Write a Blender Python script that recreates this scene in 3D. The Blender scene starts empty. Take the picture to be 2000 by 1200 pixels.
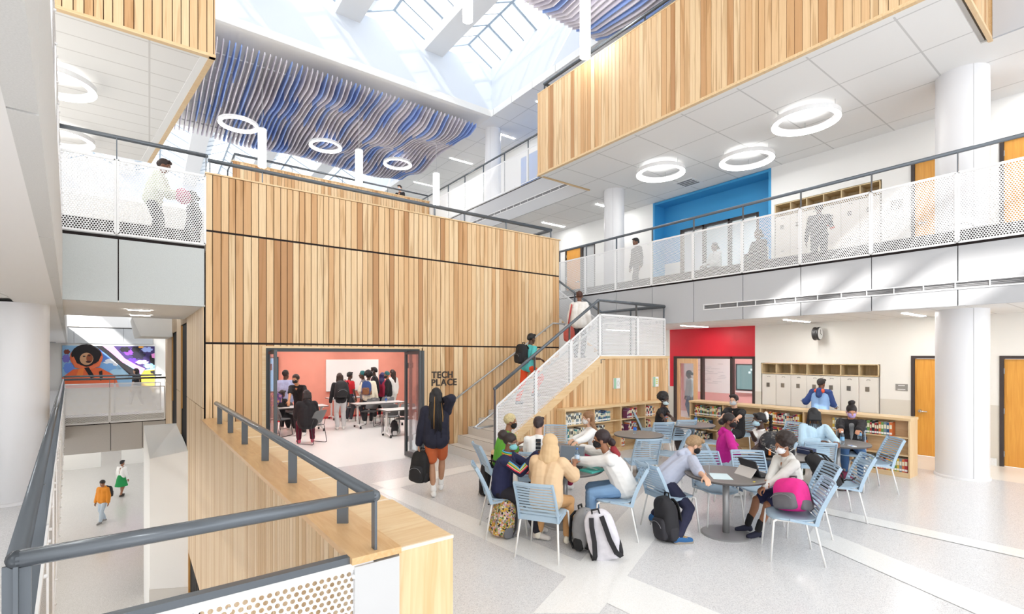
import bpy, bmesh, math, random
from mathutils import Vector, Matrix, noise
C = bpy.context.scene.collection
SC = bpy.context.scene
R = math.radians
# ---------------------------------------------------------------- camera, world, sun, exposure
# world axes: X runs along the timber room's front, Y runs away from the camera's side, Z up; the atrium floor is z = 0
F, EYE, HY, YAW = 950.0, 2.2, 694.5, R(36.7)
cam = bpy.data.cameras.new('camera')
cam.sensor_width = 36; cam.lens = F / 2000 * 36; cam.shift_y = (HY - 600) / 2000; cam.clip_start = .05; cam.clip_end = 300
co = bpy.data.objects.new('camera', cam); C.objects.link(co)
co.location = (0, 0, EYE); co.rotation_euler = (R(90), 0, -YAW); SC.camera = co
W = bpy.data.worlds.new('sky'); SC.world = W; W.use_nodes = True
bg = W.node_tree.nodes['Background']; bg.inputs[0].default_value = (.97, .985, 1, 1); bg.inputs[1].default_value = 1.0
sun = bpy.data.lights.new('sun', 'SUN'); sun.energy = 6.5; sun.angle = R(1.2); sun.color = (1, .97, .92)
so = bpy.data.objects.new('sun', sun); C.objects.link(so)
so.rotation_euler = Vector((.9, 1.3, -1)).to_track_quat('-Z', 'Y').to_euler()
vs = SC.view_settings; vs.view_transform = 'Standard'; vs.look = 'None'; vs.gamma = 1; vs.exposure = 0.78; vs.use_curve_mapping = False
cy = SC.cycles; cy.max_bounces = 7; cy.diffuse_bounces = 4; cy.glossy_bounces = 3; cy.transmission_bounces = 4; cy.transparent_max_bounces = 12
cy.caustics_reflective = False; cy.caustics_refractive = False; cy.sample_clamp_indirect = 6
LAMP = 10.0
# ---------------------------------------------------------------- helpers
SN, CS = math.sin(YAW), math.cos(YAW)
def at(px, py, z=0.):            # the point of the plane at height z that the photograph shows at (px, py)
    x = (px - 1000) / F; t = (z - EYE) / ((HY - py) / F)
    return Vector(((CS*x + SN) * t, (CS - SN*x) * t, z))
def ona(px, py, a):
    x = (px - 1000) / F; t = a / (CS*x + SN)
    return Vector((a, (CS - SN*x) * t, EYE + t*(HY - py)/F))
def onb(px, py, b):
    x = (px - 1000) / F; t = b / (CS - SN*x)
    return Vector(((CS*x + SN) * t, b, EYE + t*(HY - py)/F))
def lin(h):
    h = h.lstrip('#'); o = []
    for i in (0, 2, 4):
        c = int(h[i:i+2], 16) / 255; o.append(c/12.92 if c <= .04045 else ((c+.055)/1.055)**2.4)
    return (*o, 1)
class N:                          # small node helper
    def __init__(s, name):
        s.m = bpy.data.materials.new(name); s.m.use_nodes = True; s.t = s.m.node_tree
        s.b = s.t.nodes['Principled BSDF']; s.o = s.t.nodes['Material Output']
    def n(s, typ, **k):
        d = s.t.nodes.new(typ)
        for a, v in k.items():
            if a.startswith('i_'):
                key = a[2:]; d.inputs[int(key) if key.isdigit() else key].default_value = v
            else: setattr(d, a, v)
        return d
    def l(s, a, b): s.t.links.new(a, b)
    def math(s, op, a, b=None, c=None):
        d = s.n('ShaderNodeMath', operation=op)
        for i, v in enumerate((a, b, c)):
            if v is None: continue
            if isinstance(v, (int, float)): d.inputs[i].default_value = v
            else: s.l(v, d.inputs[i])
        return d.outputs[0]
    def ramp(s, fac, stops):
        d = s.n('ShaderNodeValToRGB'); e = d.color_ramp.elements
        while len(e) < len(stops): e.new(.5)
        for q, (p, c) in zip(e, stops): q.position = p; q.color = lin(c) if isinstance(c, str) else c
        s.l(fac, d.inputs[0]); return d.outputs[0]
    def mix(s, fac, a, b, typ='MIX'):
        d = s.n('ShaderNodeMix', data_type='RGBA', blend_type=typ)
        for i, v in ((0, fac), (6, a), (7, b)):
            if isinstance(v, (int, float)): d.inputs[i].default_value = v
            elif isinstance(v, str): d.inputs[i].default_value = lin(v)
            else: s.l(v, d.inputs[i])
        return d.outputs[2]
_M = {}
def M(hexc, rough=.6, metal=0., var=0., spec=.5, scale=40.):
    k = (hexc, rough, metal, var, spec, scale)
    if k in _M: return _M[k]
    n = N('paint_' + hexc.lstrip('#')); b = n.b
    b.inputs['Base Color'].default_value = lin(hexc); b.inputs['Roughness'].default_value = rough
    b.inputs['Metallic'].default_value = metal; b.inputs['Specular IOR Level'].default_value = spec
    if var:
        tc = n.n('ShaderNodeTexCoord'); no = n.n('ShaderNodeTexNoise', i_Scale=scale, i_Detail=3.); n.l(tc.outputs['Object'], no.inputs['Vector'])
        c = Vector(lin(hexc)[:3])
        n.l(n.ramp(no.outputs['Fac'], [(.3, (*(c*(1-var)), 1)), (.7, (*[min(1, q*(1+var)) for q in c], 1))]), b.inputs['Base Color'])
    _M[k] = n.m; return n.m
def emis(name, col, st, base=.9):
    n = N(name); n.b.inputs['Base Color'].default_value = (base, base, base, 1)
    n.b.inputs['Emission Color'].default_value = col; n.b.inputs['Emission Strength'].default_value = st; return n.m
def wood_boards(name='poplar_boards', st=('#f0d6ae', '#e9c79b', '#dcb283', '#c89a6d', '#a87850'), dk='#a3733f'):
    n = N(name); at_ = n.n('ShaderNodeAttribute', attribute_name='board'); v = at_.outputs['Fac']
    tc = n.n('ShaderNodeTexCoord'); ob = tc.outputs['Object']
    off = n.n('ShaderNodeCombineXYZ'); n.l(n.math('MULTIPLY', v, 37.), off.inputs[2]); n.l(n.math('MULTIPLY', v, 11.), off.inputs[0])
    ad = n.n('ShaderNodeVectorMath', operation='ADD'); n.l(ob, ad.inputs[0]); n.l(off.outputs[0], ad.inputs[1])
    mp = n.n('ShaderNodeMapping'); mp.inputs['Scale'].default_value = (9, 9, .55); n.l(ad.outputs[0], mp.inputs[0])
    p = n.n('ShaderNodeTexNoise', i_Scale=1., i_Detail=2., i_Distortion=.6); n.l(mp.outputs[0], p.inputs['Vector'])
    m2 = n.n('ShaderNodeMapping'); m2.inputs['Scale'].default_value = (70, 70, 1.6); n.l(ad.outputs[0], m2.inputs[0])
    g = n.n('ShaderNodeTexNoise', i_Scale=1., i_Detail=3., i_Distortion=.4); n.l(m2.outputs[0], g.inputs['Vector'])
    base = n.ramp(v, list(zip((0, .35, .62, .82, 1), st)))
    heart = n.ramp(p.outputs['Fac'], [(.56, (0, 0, 0, 1)), (.64, (1, 1, 1, 1))])
    hs = n.math('MULTIPLY', heart, .42)
    c = n.mix(hs, base, dk)
    c = n.mix(n.math('MULTIPLY', n.ramp(g.outputs['Fac'], [(.35, (1, 1, 1, 1)), (.65, (0, 0, 0, 1))]), .22), c, '#c08f58')
    n.l(c, n.b.inputs['Base Color']); n.b.inputs['Roughness'].default_value = .5; n.b.inputs['Specular IOR Level'].default_value = .35
    return n.m
def wood_plain(name, a, b, sc=(3, 3, 40), rough=.38):
    n = N(name); tc = n.n('ShaderNodeTexCoord'); mp = n.n('ShaderNodeMapping'); mp.inputs['Scale'].default_value = sc; n.l(tc.outputs['Object'], mp.inputs[0])
    g = n.n('ShaderNodeTexNoise', i_Scale=1., i_Detail=4., i_Distortion=1.2); n.l(mp.outputs[0], g.inputs['Vector'])
    n.l(n.ramp(g.outputs['Fac'], [(.3, a), (.7, b)]), n.b.inputs['Base Color']); n.b.inputs['Roughness'].default_value = rough; return n.m
def perf():
    n = N('perforated_white_metal'); uv = n.n('ShaderNodeUVMap')
    s = .035
    def cell(off):
        a = n.n('ShaderNodeVectorMath', operation='MULTIPLY_ADD'); a.inputs[1].default_value = (1/s, 1/(s*1.732), 0); a.inputs[2].default_value = off
        n.l(uv.outputs[0], a.inputs[0])
        f = n.n('ShaderNodeVectorMath', operation='FRACTION'); n.l(a.outputs[0], f.inputs[0])
        b = n.n('ShaderNodeVectorMath', operation='MULTIPLY_ADD'); b.inputs[1].default_value = (s, s*1.732, 0); b.inputs[2].default_value = (-s/2, -s*.866, 0)
        n.l(f.outputs[0], b.inputs[0])
        ln = n.n('ShaderNodeVectorMath', operation='LENGTH'); n.l(b.outputs[0], ln.inputs[0]); return ln.outputs['Value']
    hole = n.math('LESS_THAN', n.math('MINIMUM', cell((0, 0, 0)), cell((.5, .5, 0))), .0118)
    tr = n.n('ShaderNodeBsdfTransparent'); mx = n.n('ShaderNodeMixShader'); n.l(hole, mx.inputs[0]); n.l(n.b.outputs[0], mx.inputs[1]); n.l(tr.outputs[0], mx.inputs[2])
    n.l(mx.outputs[0], n.o.inputs[0]); n.b.inputs['Base Color'].default_value = lin('#f1f1f2'); n.b.inputs['Roughness'].default_value = .45
    return n.m
def terrazzo(name, base, dark, light, amt=.5):
    n = N(name); tc = n.n('ShaderNodeTexCoord')
    v = n.n('ShaderNodeTexVoronoi', i_Scale=150.); n.l(tc.outputs['Object'], v.inputs['Vector'])
    bw = n.n('ShaderNodeSeparateColor'); n.l(v.outputs['Color'], bw.inputs[0])
    n.l(n.ramp(bw.outputs[0], [(.0, dark), (.16*amt, dark), (.3, base), (.75, base), (.95, light)]), n.b.inputs['Base Color'])
    n.b.inputs['Roughness'].default_value = .22; n.b.inputs['Specular IOR Level'].default_value = .5; return n.m
def tiles(name, base, line, w, h, mortar=.012):
    n = N(name); tc = n.n('ShaderNodeTexCoord')
    b = n.n('ShaderNodeTexBrick', offset=0., squash=1.); n.l(tc.outputs['Object'], b.inputs['Vector'])
    for k, val in (('Color1', lin(base)), ('Color2', lin(base)), ('Mortar', lin(line)), ('Scale', 1.), ('Mortar Size', mortar), ('Mortar Smooth', 0.), ('Bias', 0.), ('Brick Width', w), ('Row Height', h)): b.inputs[k].default_value = val
    n.l(b.outputs[0], n.b.inputs['Base Color']); n.b.inputs['Roughness'].default_value = .85; return n.m
def glassm(name, tint=(.93, .97, .98, 1), keep=.12, rough=.03, spec_col=(.9, .95, 1, 1)):
    n = N(name); tr = n.n('ShaderNodeBsdfTransparent'); tr.inputs[0].default_value = tint
    g = n.n('ShaderNodeBsdfGlossy'); g.inputs['Roughness'].default_value = rough; g.inputs[0].default_value = spec_col
    fr = n.n('ShaderNodeFresnel', i_IOR=1.45); mx = n.n('ShaderNodeMixShader'); n.l(n.math('ADD', n.math('MULTIPLY', fr.outputs[0], .4), keep*.1), mx.inputs[0])
    n.l(tr.outputs[0], mx.inputs[1]); n.l(g.outputs[0], mx.inputs[2]); n.l(mx.outputs[0], n.o.inputs[0]); return n.m
def frost():
    n = N('fill_diffuser_glass'); t = n.n('ShaderNodeBsdfTranslucent'); t.inputs[0].default_value = (.64, .665, .69, 1); n.l(t.outputs[0], n.o.inputs[0]); return n.m
def skyglass():
    n = N('fritted_skylight_glass'); tr = n.n('ShaderNodeBsdfTransparent'); tr.inputs[0].default_value = (.97, .985, 1, 1)
    t = n.n('ShaderNodeBsdfTranslucent'); t.inputs[0].default_value = (.62, .66, .70, 1)
    mx = n.n('ShaderNodeMixShader'); mx.inputs[0].default_value = .92; n.l(tr.outputs[0], mx.inputs[1]); n.l(t.outputs[0], mx.inputs[2]); n.l(mx.outputs[0], n.o.inputs[0]); return n.m
WHITE = M('#f4f4f3', .8); WARM = M('#efece6', .8); GLOSSW = M('#f3f3f3', .35); STEEL = M('#666c73', .27, .35); DARKF = M('#3c3230', .5)
SHADOWGAP = M('#2b2322', .9); BEIGE = M('#dcd6cb', .7); FABRIC = M('#bfc0c3', .95, var=.05, scale=220.); BOARDS = wood_boards(); PALEB = wood_boards('pale_slats', ('#efdcc0', '#e6cfae', '#ddc29c', '#d2b48c', '#c0a078'), '#c9a780'); LEDP = emis('led_classroom_fill', (1, .99, .97, 1), 15.); LEDR = emis('led_room_fill', (1, .98, .95, 1), 8.)
MAPLE = wood_plain('maple', '#ecd2a9', '#e0bd8c', (2.5, 22, 22)); MAPLEV = wood_plain('maple_upright', '#ecd0a6', '#dfba88', (22, 22, 1.6)); DOORW = wood_plain('door_veneer', '#e2a448', '#d4923a', (20, 20, 1.2), .4)
OAKIN = wood_plain('oak_cubby', '#d9c5a0', '#c8b088', (30, 30, 3), .6); PERF = perf(); WMETAL = M('#f3f3f4', .4)
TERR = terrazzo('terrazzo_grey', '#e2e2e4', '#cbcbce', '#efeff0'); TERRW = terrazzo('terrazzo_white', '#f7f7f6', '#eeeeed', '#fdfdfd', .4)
TERRL = terrazzo('terrazzo_lower', '#d6d2cc', '#bab5ae', '#ebe8e4'); TILE = tiles('ceiling_tile', '#f3f3f3', '#d3d3d3', 1.3, 1.22, .014); TILES = tiles('ceiling_tile_small', '#efeeec', '#d6d4d1', 1.6, .5, .012)
GLASS = glassm('clear_glass'); SKYG = skyglass(); FROST = frost(); LED = emis('led_white', (1, .99, .96, 1), LAMP); LEDS = emis('led_strip', (1, .99, .96, 1), 34.); CHROME = M('#c9ccd0', .25, .9); BRUSH = M('#b9bbbd', .35, .6)
BLACK = M('#1d1c1e', .6); BOOKW = WHITE
class MB:
    def __init__(s): s.v = []; s.f = []; s.mi = []; s.sm = []; s.a = []; s.uv = {}
    def add(s, vs, fs, m=0, sm=False, a=0.):
        o = len(s.v); s.v += [tuple(v) for v in vs]
        for f in fs: s.f.append(tuple(i+o for i in f)); s.mi.append(m); s.sm.append(sm); s.a.append(a)
    def hexa(s, p, m=0, a=0.):    # 8 corners: 4 below counter-clockwise, 4 above
        s.add(p, [(3, 2, 1, 0), (4, 5, 6, 7), (0, 1, 5, 4), (1, 2, 6, 5), (2, 3, 7, 6), (3, 0, 4, 7)], m, False, a)
    def box(s, x0, x1, y0, y1, z0, z1, m=0, a=0.):
        s.hexa([(x0, y0, z0), (x1, y0, z0), (x1, y1, z0), (x0, y1, z0), (x0, y0, z1), (x1, y0, z1), (x1, y1, z1), (x0, y1, z1)], m, a)
    def bar(s, p, q, w, h, m=0, up=(0, 0, 1)):
        p, q = Vector(p), Vector(q); d = (q-p).normalized(); u = Vector(up)
        x = d.cross(u)
        x = x.normalized() if x.length > 1e-4 else Vector((1, 0, 0)); u = x.cross(d).normalized(); x *= w/2; u *= h/2
        s.hexa([p-x-u, p+x-u, q+x-u, q-x-u, p-x+u, p+x+u, q+x+u, q-x+u], m)
    def tube(s, path, r, n=8, m=0, cap=True, closed=False):
        P = [Vector(p) for p in path]; k = len(P); rs = r if isinstance(r, (list, tuple)) else [r]*k
        T = []
        for i in range(k):
            a = P[i]-P[i-1] if (i or closed) else P[1]-P[0]; b = P[(i+1) % k]-P[i] if (i < k-1 or closed) else a
            T.append(((a.normalized() if a.length else a)+(b.normalized() if b.length else b)).normalized())
        u = T[0].orthogonal().normalized(); vs = []
        for i in range(k):
            u = u - T[i]*u.dot(T[i]); u = u.normalized() if u.length > 1e-6 else T[i].orthogonal().normalized(); w = T[i].cross(u)
            e = 1.
            if 0 < i < k-1:
                cb = (P[i]-P[i-1]).normalized().dot(T[i]); e = 1/max(.5, cb)
            for j in range(n):
                t = 2*math.pi*j/n; vs.append(P[i]+(u*math.cos(t)+w*math.sin(t))*rs[i]*e)
        fs = [(i*n+j, i*n+(j+1) % n, ((i+1) % k)*n+(j+1) % n, ((i+1) % k)*n+j) for i in range(k if closed else k-1) for j in range(n)]
        s.add(vs, fs, m, True)
        if cap and not closed:
            o = len(s.v)-k*n
            s.f += [tuple(o+j for j in reversed(range(n))), tuple(o+(k-1)*n+j for j in range(n))]; s.mi += [m]*2; s.sm += [False]*2; s.a += [0., 0.]
    def cyl(s, p, q, r, n=16, m=0, r1=None): s.tube([p, q], [r, r if r1 is None else r1], n, m)
    def lathe(s, prof, c=(0, 0, 0), n=24, m=0, sm=True):
        c = Vector(c); k = len(prof)
        vs = [c+Vector((r*math.cos(2*math.pi*j/n), r*math.sin(2*math.pi*j/n), z)) for r, z in prof for j in range(n)]
        s.add(vs, [(i*n+j, i*n+(j+1) % n, (i+1)*n+(j+1) % n, (i+1)*n+j) for i in range(k-1) for j in range(n)], m, sm)
    def disc(s, c, r, n=24, m=0):
        c = Vector(c); s.add([c+Vector((r*math.cos(2*math.pi*j/n), r*math.sin(2*math.pi*j/n), 0)) for j in range(n)], [tuple(range(n))], m)
    def prism(s, poly, z0, z1, m=0):
        k = len(poly); s.add([(x, y, z0) for x, y in poly]+[(x, y, z1) for x, y in poly], [tuple(reversed(range(k))), tuple(range(k, 2*k))]+[(i, (i+1) % k, k+(i+1) % k, k+i) for i in range(k)], m)
    def sell(s, c, r, e1=1., e2=1., n=16, k=10, m=0, mat=None, fn=None):   # superellipsoid
        c = Vector(c); f = lambda x, e: math.copysign(abs(x)**e, x); vs = []
        for i in range(k+1):
            p = -math.pi/2+math.pi*i/k
            for j in range(n):
                t = 2*math.pi*j/n
                q = Vector((r[0]*f(math.cos(p), e1)*f(math.cos(t), e2), r[1]*f(math.cos(p), e1)*f(math.sin(t), e2), r[2]*f(math.sin(p), e1)))
                if fn: q = fn(q)
                if mat: q = mat @ q
                vs.append(c+q)
        s.add(vs, [(i*n+j, i*n+(j+1) % n, (i+1)*n+(j+1) % n, (i+1)*n+j) for i in range(k) for j in range(n)], m, True)
    def quad(s, p, m=0, uv=None, sm=False):
        s.add(p, [tuple(range(len(p)))], m, sm)
        if uv: s.uv[len(s.f)-1] = uv
    def mesh(s, name, mats):
        me = bpy.data.meshes.new(name); me.from_pydata(s.v, [], s.f)
        for m in (mats if isinstance(mats, (list, tuple)) else [mats]): me.materials.append(m)
        me.polygons.foreach_set('material_index', s.mi); me.polygons.foreach_set('use_smooth', s.sm)
        if any(s.a):
            t = me.attributes.new('board', 'FLOAT', 'FACE'); t.data.foreach_set('value', s.a)
        if s.uv:
            u = me.uv_layers.new(name='UVMap')
            for fi, q in s.uv.items():
                for li, c in zip(me.polygons[fi].loop_indices, q): u.data[li].uv = c
        me.update(); return me
    def build(s, name, mats, parent=None, loc=None, rot=None):
        o = bpy.data.objects.new(name, s.mesh(name, mats)); C.objects.link(o)
        if parent: o.parent = parent
        if loc is not None: o.location = loc
        if rot is not None: o.rotation_euler = rot
        return o
def tag(o, label=None, cat=None, group=None, kind=None):
    for k, v in (('label', label), ('category', cat), ('group', group), ('kind', kind)):
        if v: o[k] = v
    return o
def thing(name, label, cat, loc=(0, 0, 0), rz=0., group=None):
    o = bpy.data.objects.new(name, None); C.objects.link(o); o.location = loc; o.rotation_euler = (0, 0, rz); o.empty_display_size = .1
    return tag(o, label, cat, group)
def st(o, label, cat='building'): return tag(o, label, cat, None, 'structure')
def dup(root, loc=None, rz=None, label=None, group=None, parent=None):
    c = root.copy(); C.objects.link(c)
    if parent: c.parent = parent
    if loc is not None: c.location = loc
    if rz is not None: c.rotation_euler = (0, 0, rz)
    if label: c['label'] = label
    if group: c['group'] = group
    if root.name not in KIDS: KIDS[root.name] = list(root.children)
    for ch in KIDS[root.name]: dup(ch, parent=c)
    return c
KIDS = {}
rnd = random.Random(7)
# ================================================================ the building
L0, L2, L3, ROOF = -4.12, 4.12, 8.43, 11.7
WLa = lambda b: .984 - .024*b        # timber wall along the void
LLa = lambda b: -.148 - .0985*b      # far side of the void
def onW(px, py):
    x = (px-1000)/F; r = (CS*x+SN, CS-SN*x); t = .984/(r[0]+.024*r[1]); return Vector((r[0]*t, r[1]*t, EYE+t*(HY-py)/F))
def wallbox(mb, axis, c0, c1, u0, u1, z0, z1, holes=(), cuts_u=(), cuts_z=(), mf=None):
    """a wall between u0..u1, z0..z1 with rectangular openings; axis 'a': plane x = c"""
    us = sorted({u0, u1, *cuts_u, *[h[0] for h in holes], *[h[1] for h in holes]}); zs = sorted({z0, z1, *cuts_z, *[h[2] for h in holes], *[h[3] for h in holes]})
    for i in range(len(us)-1):
        for j in range(len(zs)-1):
            um, zm = (us[i]+us[i+1])/2, (zs[j]+zs[j+1])/2
            if not (u0 < um < u1 and z0 < zm < z1) or any(h[0] < um < h[1] and h[2] < zm < h[3] for h in holes): continue
            m = mf(um, zm) if mf else 0
            if axis == 'a': mb.box(c0, c1, us[i], us[i+1], zs[j], zs[j+1], m)
            else: mb.box(us[i], us[i+1], c0, c1, zs[j], zs[j+1], m)
def boards(mb, p, q, rows, w=.115, gap=.012, dep=.022, back=.05, skip=None, seed=1, dark=1):
    """vertical boards from p to q (2D); they stand proud on the right-hand side of p->q"""
    p, q = Vector(p), Vector(q); d = q-p; L = d.length; d /= L; nn = Vector((d.y, -d.x)); rg = random.Random(seed)
    x = 0.
    while x < L-1e-3:
        ww = min(w*rg.uniform(.86, 1.12), L-x)
        for z0, z1 in rows:
            if skip:
                z0, z1 = skip(x+ww/2, z0, z1)
                if z1 <= z0: continue
            a, b = p+d*x, p+d*(x+ww-gap)
            v = max(.01, rg.uniform(0, .5) if rg.random() < .76 else rg.uniform(.55, .92)); o = nn*dep
            mb.hexa([(*(a+o), z0), (*(b+o), z0), (*b, z0), (*a, z0), (*(a+o), z1), (*(b+o), z1), (*b, z1), (*a, z1)], 0, v)
        x += ww
    if back: 
        zz = (min(r[0] for r in rows), max(r[1] for r in rows)); o = nn*-back
        if not skip: mb.hexa([(*p, zz[0]), (*q, zz[0]), (*(q+o), zz[0]), (*(p+o), zz[0]), (*p, zz[1]), (*q, zz[1]), (*(q+o), zz[1]), (*(p+o), zz[1])], dark)
def fascia(name, label, p, q, z0, z1, joints, grille=None, th=.05, mat=None):
    """grey fabric panels along p->q with open joints; grille = (z0, z1, s0) is a slotted air strip"""
    mb = MB(); p, q = Vector(p), Vector(q); d = (q-p); L = d.length; d /= L; nn = Vector((d.y, -d.x)); js = [0, *[j for j in joints if 0 < j < L], L]
    def blk(s0, s1, a0, a1, o0, o1, m):
        A, B = p+d*s0, p+d*s1
        mb.hexa([(*(A+nn*o1), a0), (*(B+nn*o1), a0), (*(B+nn*o0), a0), (*(A+nn*o0), a0), (*(A+nn*o1), a1), (*(B+nn*o1), a1), (*(B+nn*o0), a1), (*(A+nn*o0), a1)], m)
    blk(0, L, z0+.02, z1, -.06, .004, 1); z1 -= .055
    for s0, s1 in zip(js, js[1:]):
        zz = [(z0, z1)] if not grille or s1 < grille[2] else [(z0, grille[0]-.02), (grille[1]+.02, z1)]
        for a, b in zz: blk(s0+.008, s1-.008, a, b, 0, th, 0)
    if grille:
        s = grille[2]; g0, g1 = grille[0], grille[1]; j0 = max(j for j in js if j <= s); blk(j0+.008, s, g0-.02, g1+.02, 0, th, 0)
        blk(s, L, g1, g1+.02, 0, th+.012, 2); blk(s, L, g0-.02, g0, 0, th+.012, 2)
        blk(s, L, g0, g1, .004, .01, 3); x = s
        while x < L: blk(x, x+.015, g0, g1, 0, th, 2); x += .42
        for i in range(4):
            z = g0+(g1-g0)*(i+.5)/4; blk(s, L, z-.008, z+.008, .01, th-.01, 3)
    return st(mb.build(name, [mat or FABRIC, SHADOWGAP, WMETAL, M('#8a8a8c', .6)]), label, 'balcony edge')
# ---- floors
mb = MB(); T = -.5
mb.prism([(-9, -3), (13.6, -3), (13.6, 46), (WLa(46)+.05, 46), (WLa(24)+.05, 24), (8.9, 24), (8.9, 9.7), (WLa(9.7)+.05, 9.7), (WLa(2.6)+.05, 2.6), (LLa(2.6), 2.6), (LLa(46), 46), (-9, 46)], T, 0)
mb.prism([(LLa(21.05), 21.05), (WLa(21.05), 21.05), (WLa(24), 24), (LLa(24), 24)], T, 0)
st(mb.build('floor', TERR), 'pale speckled terrazzo floor of the atrium', 'floor')
mb = MB(); mb.box(.85, 8.88, 9.71, 24, T, -.002); st(mb.build('floor', M('#efeeec', .3)), 'white smooth floor inside the technology room', 'floor')
mb = MB(); mb.box(-16, 6, -3, 46, L0-.2, L0); st(mb.build('floor', TERRL), 'warm grey floor of the lower corridor', 'floor')
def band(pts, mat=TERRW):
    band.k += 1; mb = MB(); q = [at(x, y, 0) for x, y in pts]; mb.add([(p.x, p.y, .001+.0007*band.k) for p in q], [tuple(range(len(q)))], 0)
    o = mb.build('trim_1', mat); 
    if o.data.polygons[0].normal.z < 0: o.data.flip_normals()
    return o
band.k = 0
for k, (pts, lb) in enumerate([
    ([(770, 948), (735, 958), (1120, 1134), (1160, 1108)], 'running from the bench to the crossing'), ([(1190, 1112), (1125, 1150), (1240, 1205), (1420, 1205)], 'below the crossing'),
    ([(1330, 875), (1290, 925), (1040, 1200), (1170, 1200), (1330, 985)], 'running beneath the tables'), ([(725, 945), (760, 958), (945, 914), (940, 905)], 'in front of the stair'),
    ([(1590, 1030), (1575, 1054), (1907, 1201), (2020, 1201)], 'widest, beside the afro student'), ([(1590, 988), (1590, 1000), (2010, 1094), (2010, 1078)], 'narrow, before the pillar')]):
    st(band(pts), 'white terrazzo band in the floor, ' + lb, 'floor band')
mb = MB(); mb.add([(12.0, 5, .001), (12.0, -3, .001), (13.55, -3, .001), (13.55, 5, .001)], [(3, 2, 1, 0)][0:1], 0)
o = mb.build('trim_1', M('#f1ede6', .25)); st(o, 'cream floor border along the wall of doors', 'floor band')
if o.data.polygons[0].normal.z < 0: o.data.flip_normals()
# ---- the wall with doors (x = 13.55), two storeys
D1, D2 = (2.26, 3.36, 0, 2.19), (.86, 1.96, 0, 2.19); RW = (6.83, 9.45, 0, 2.17); LK = (3.93, 6.66, 0, 2.0)
RED, BLUE = M('#d21f32', .45, var=.06, scale=.8), M('#3f9fd8', .6)
mb = MB()
mf = lambda u, z: (1 if 6.83 < u < 9.6 and z > 1.2 and z < 3.1 else 2 if z < 1.2 else 0)
wallbox(mb, 'a', 13.55, 13.75, -3, 46, 0, 3.2, [D1, D2, RW, LK], (6.83, 9.6), (1.2,), mf)
st(mb.build('wall_right', [WARM, RED, BEIGE]), 'white wall with beige lower half and a red patch behind the bookcases', 'wall')
D3, D4 = (2.26, 3.36, L2, 6.5), (.72, 1.96, L2, 6.5); BW = (7.0, 9.6, L2, 6.35); LK2 = (3.9, 6.3, L2, 6.27); D5 = (12.9, 14.55, L2, 6.5)
mb = MB(); mf = lambda u, z: 1 if 6.45 < u < 10.2 and z > 5.3 else 2 if z < 5.3 else 0
wallbox(mb, 'a', 13.55, 13.75, -3, 46, L2, 7.4, [D3, D4, LK2, D5, (6.45, 10.2, L2, 7.4)], (), (5.3,), mf)
wallbox(mb, 'a', 14.1, 14.25, 6.45, 10.2, L2, 7.4, [BW], (), (5.3,), mf); mb.box(13.56, 14.105, 6.455, 10.195, 7.22, 7.29, 1); mb.box(13.545, 14.095, 6.39, 6.46, L2, 7.4, 1); mb.box(13.545, 14.095, 10.19, 10.26, L2, 7.4, 1)
st(mb.build('wall_right', [WHITE, BLUE, M('#efefec', .7)]), 'upper white wall with a bright blue recess above the balcony', 'wall')
mb = MB(); wallbox(mb, 'a', 13.55, 13.75, -3, 46, L3, ROOF, [], (12.2, 17.5), (10.2, 11.15), lambda u, z: 1 if 12.2 < u < 17.5 and z < 11.15 else 0)
st(mb.build('wall_right', [WHITE, M('#2f7fd0', .6)]), 'top floor white wall with a blue block', 'wall')
mb = MB(); mb.box(13.53, 13.55, -3, .8, 0, .14); mb.box(13.53, 13.55, 2.0, 2.2, 0, .14); mb.box(13.53, 13.55, 3.42, 3.9, 0, .14)
st(mb.build('baseboard_right', TERRW), 'white terrazzo skirting under the beige wall', 'skirting')
mb = MB(); wallbox(mb, 'b', 45.5, 45.8, -16, 13.8, L0, 15, []); st(mb.build('wall_back', WHITE), 'white end wall far beyond the bridges', 'wall')
# ---- slabs and ceilings
mb = MB(); mb.box(10.9, 13.7, -3, 45.5, 3.06, L2-.02); st(mb.build('floor', M('#b9b6b2', .5)), 'balcony floor slab of the second level', 'floor')
mb = MB(); mb.box(10.92, 13.55, -3, 45.5, 3.03, 3.055); st(mb.build('ceiling', TILES), 'white tiled ceiling under the second level balcony', 'ceiling')
mb = MB(); mb.prism([(10.9, 10.63), (13.7, 10.63), (13.7, 45.5), (10.9, 45.5)], 7.33, L3-.02); mb.box(8.9, 13.7, 1.75, 10.6, 7.33, L3-.02); mb.box(10.9, 13.7, -3, 1.75, 7.33, L3-.02)
st(mb.build('floor', M('#c9c7c4', .5)), 'third level floor slab with its timber clad platform', 'floor')
mb = MB(); mb.box(8.97, 10.9, 1.8, 10.55, 7.3, 7.328); mb.box(10.9, 13.55, -3, 45.5, 7.3, 7.328); mb.box(8.88, 8.98, 1.7, 10.62, 7.292, 7.3, 1)
st(mb.build('ceiling', [TILE, WHITE]), 'white tiled soffit under the timber clad platform', 'ceiling')
J = [ona(x, 500, 10.9).y for x in (1147, 1206, 1276, 1357, 1453, 1566, 1704, 1872)]; J = J + [J[-1]-1.22*i for i in (1, 2, 3)]; J = [J[0]+1.22*i for i in range(14, 0, -1)] + J
fascia('balcony_fascia', 'grey fabric panelled edge of the second level balcony with a slotted air strip', (10.9, 45.4), (10.9, -3), 3.03, L2-.03, [45.4-j for j in J], (3.325, 3.42, 45.4-6.73))
fascia('balcony_fascia', 'grey fabric panelled edge of the third level balcony with a slotted air strip', (10.9, 45.4), (10.9, 10.64), 7.3, L3-.05, [45.4-(J[0]-2+1.5*i) for i in range(18, -6, -1)], (7.7, 7.79, 20))
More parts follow.
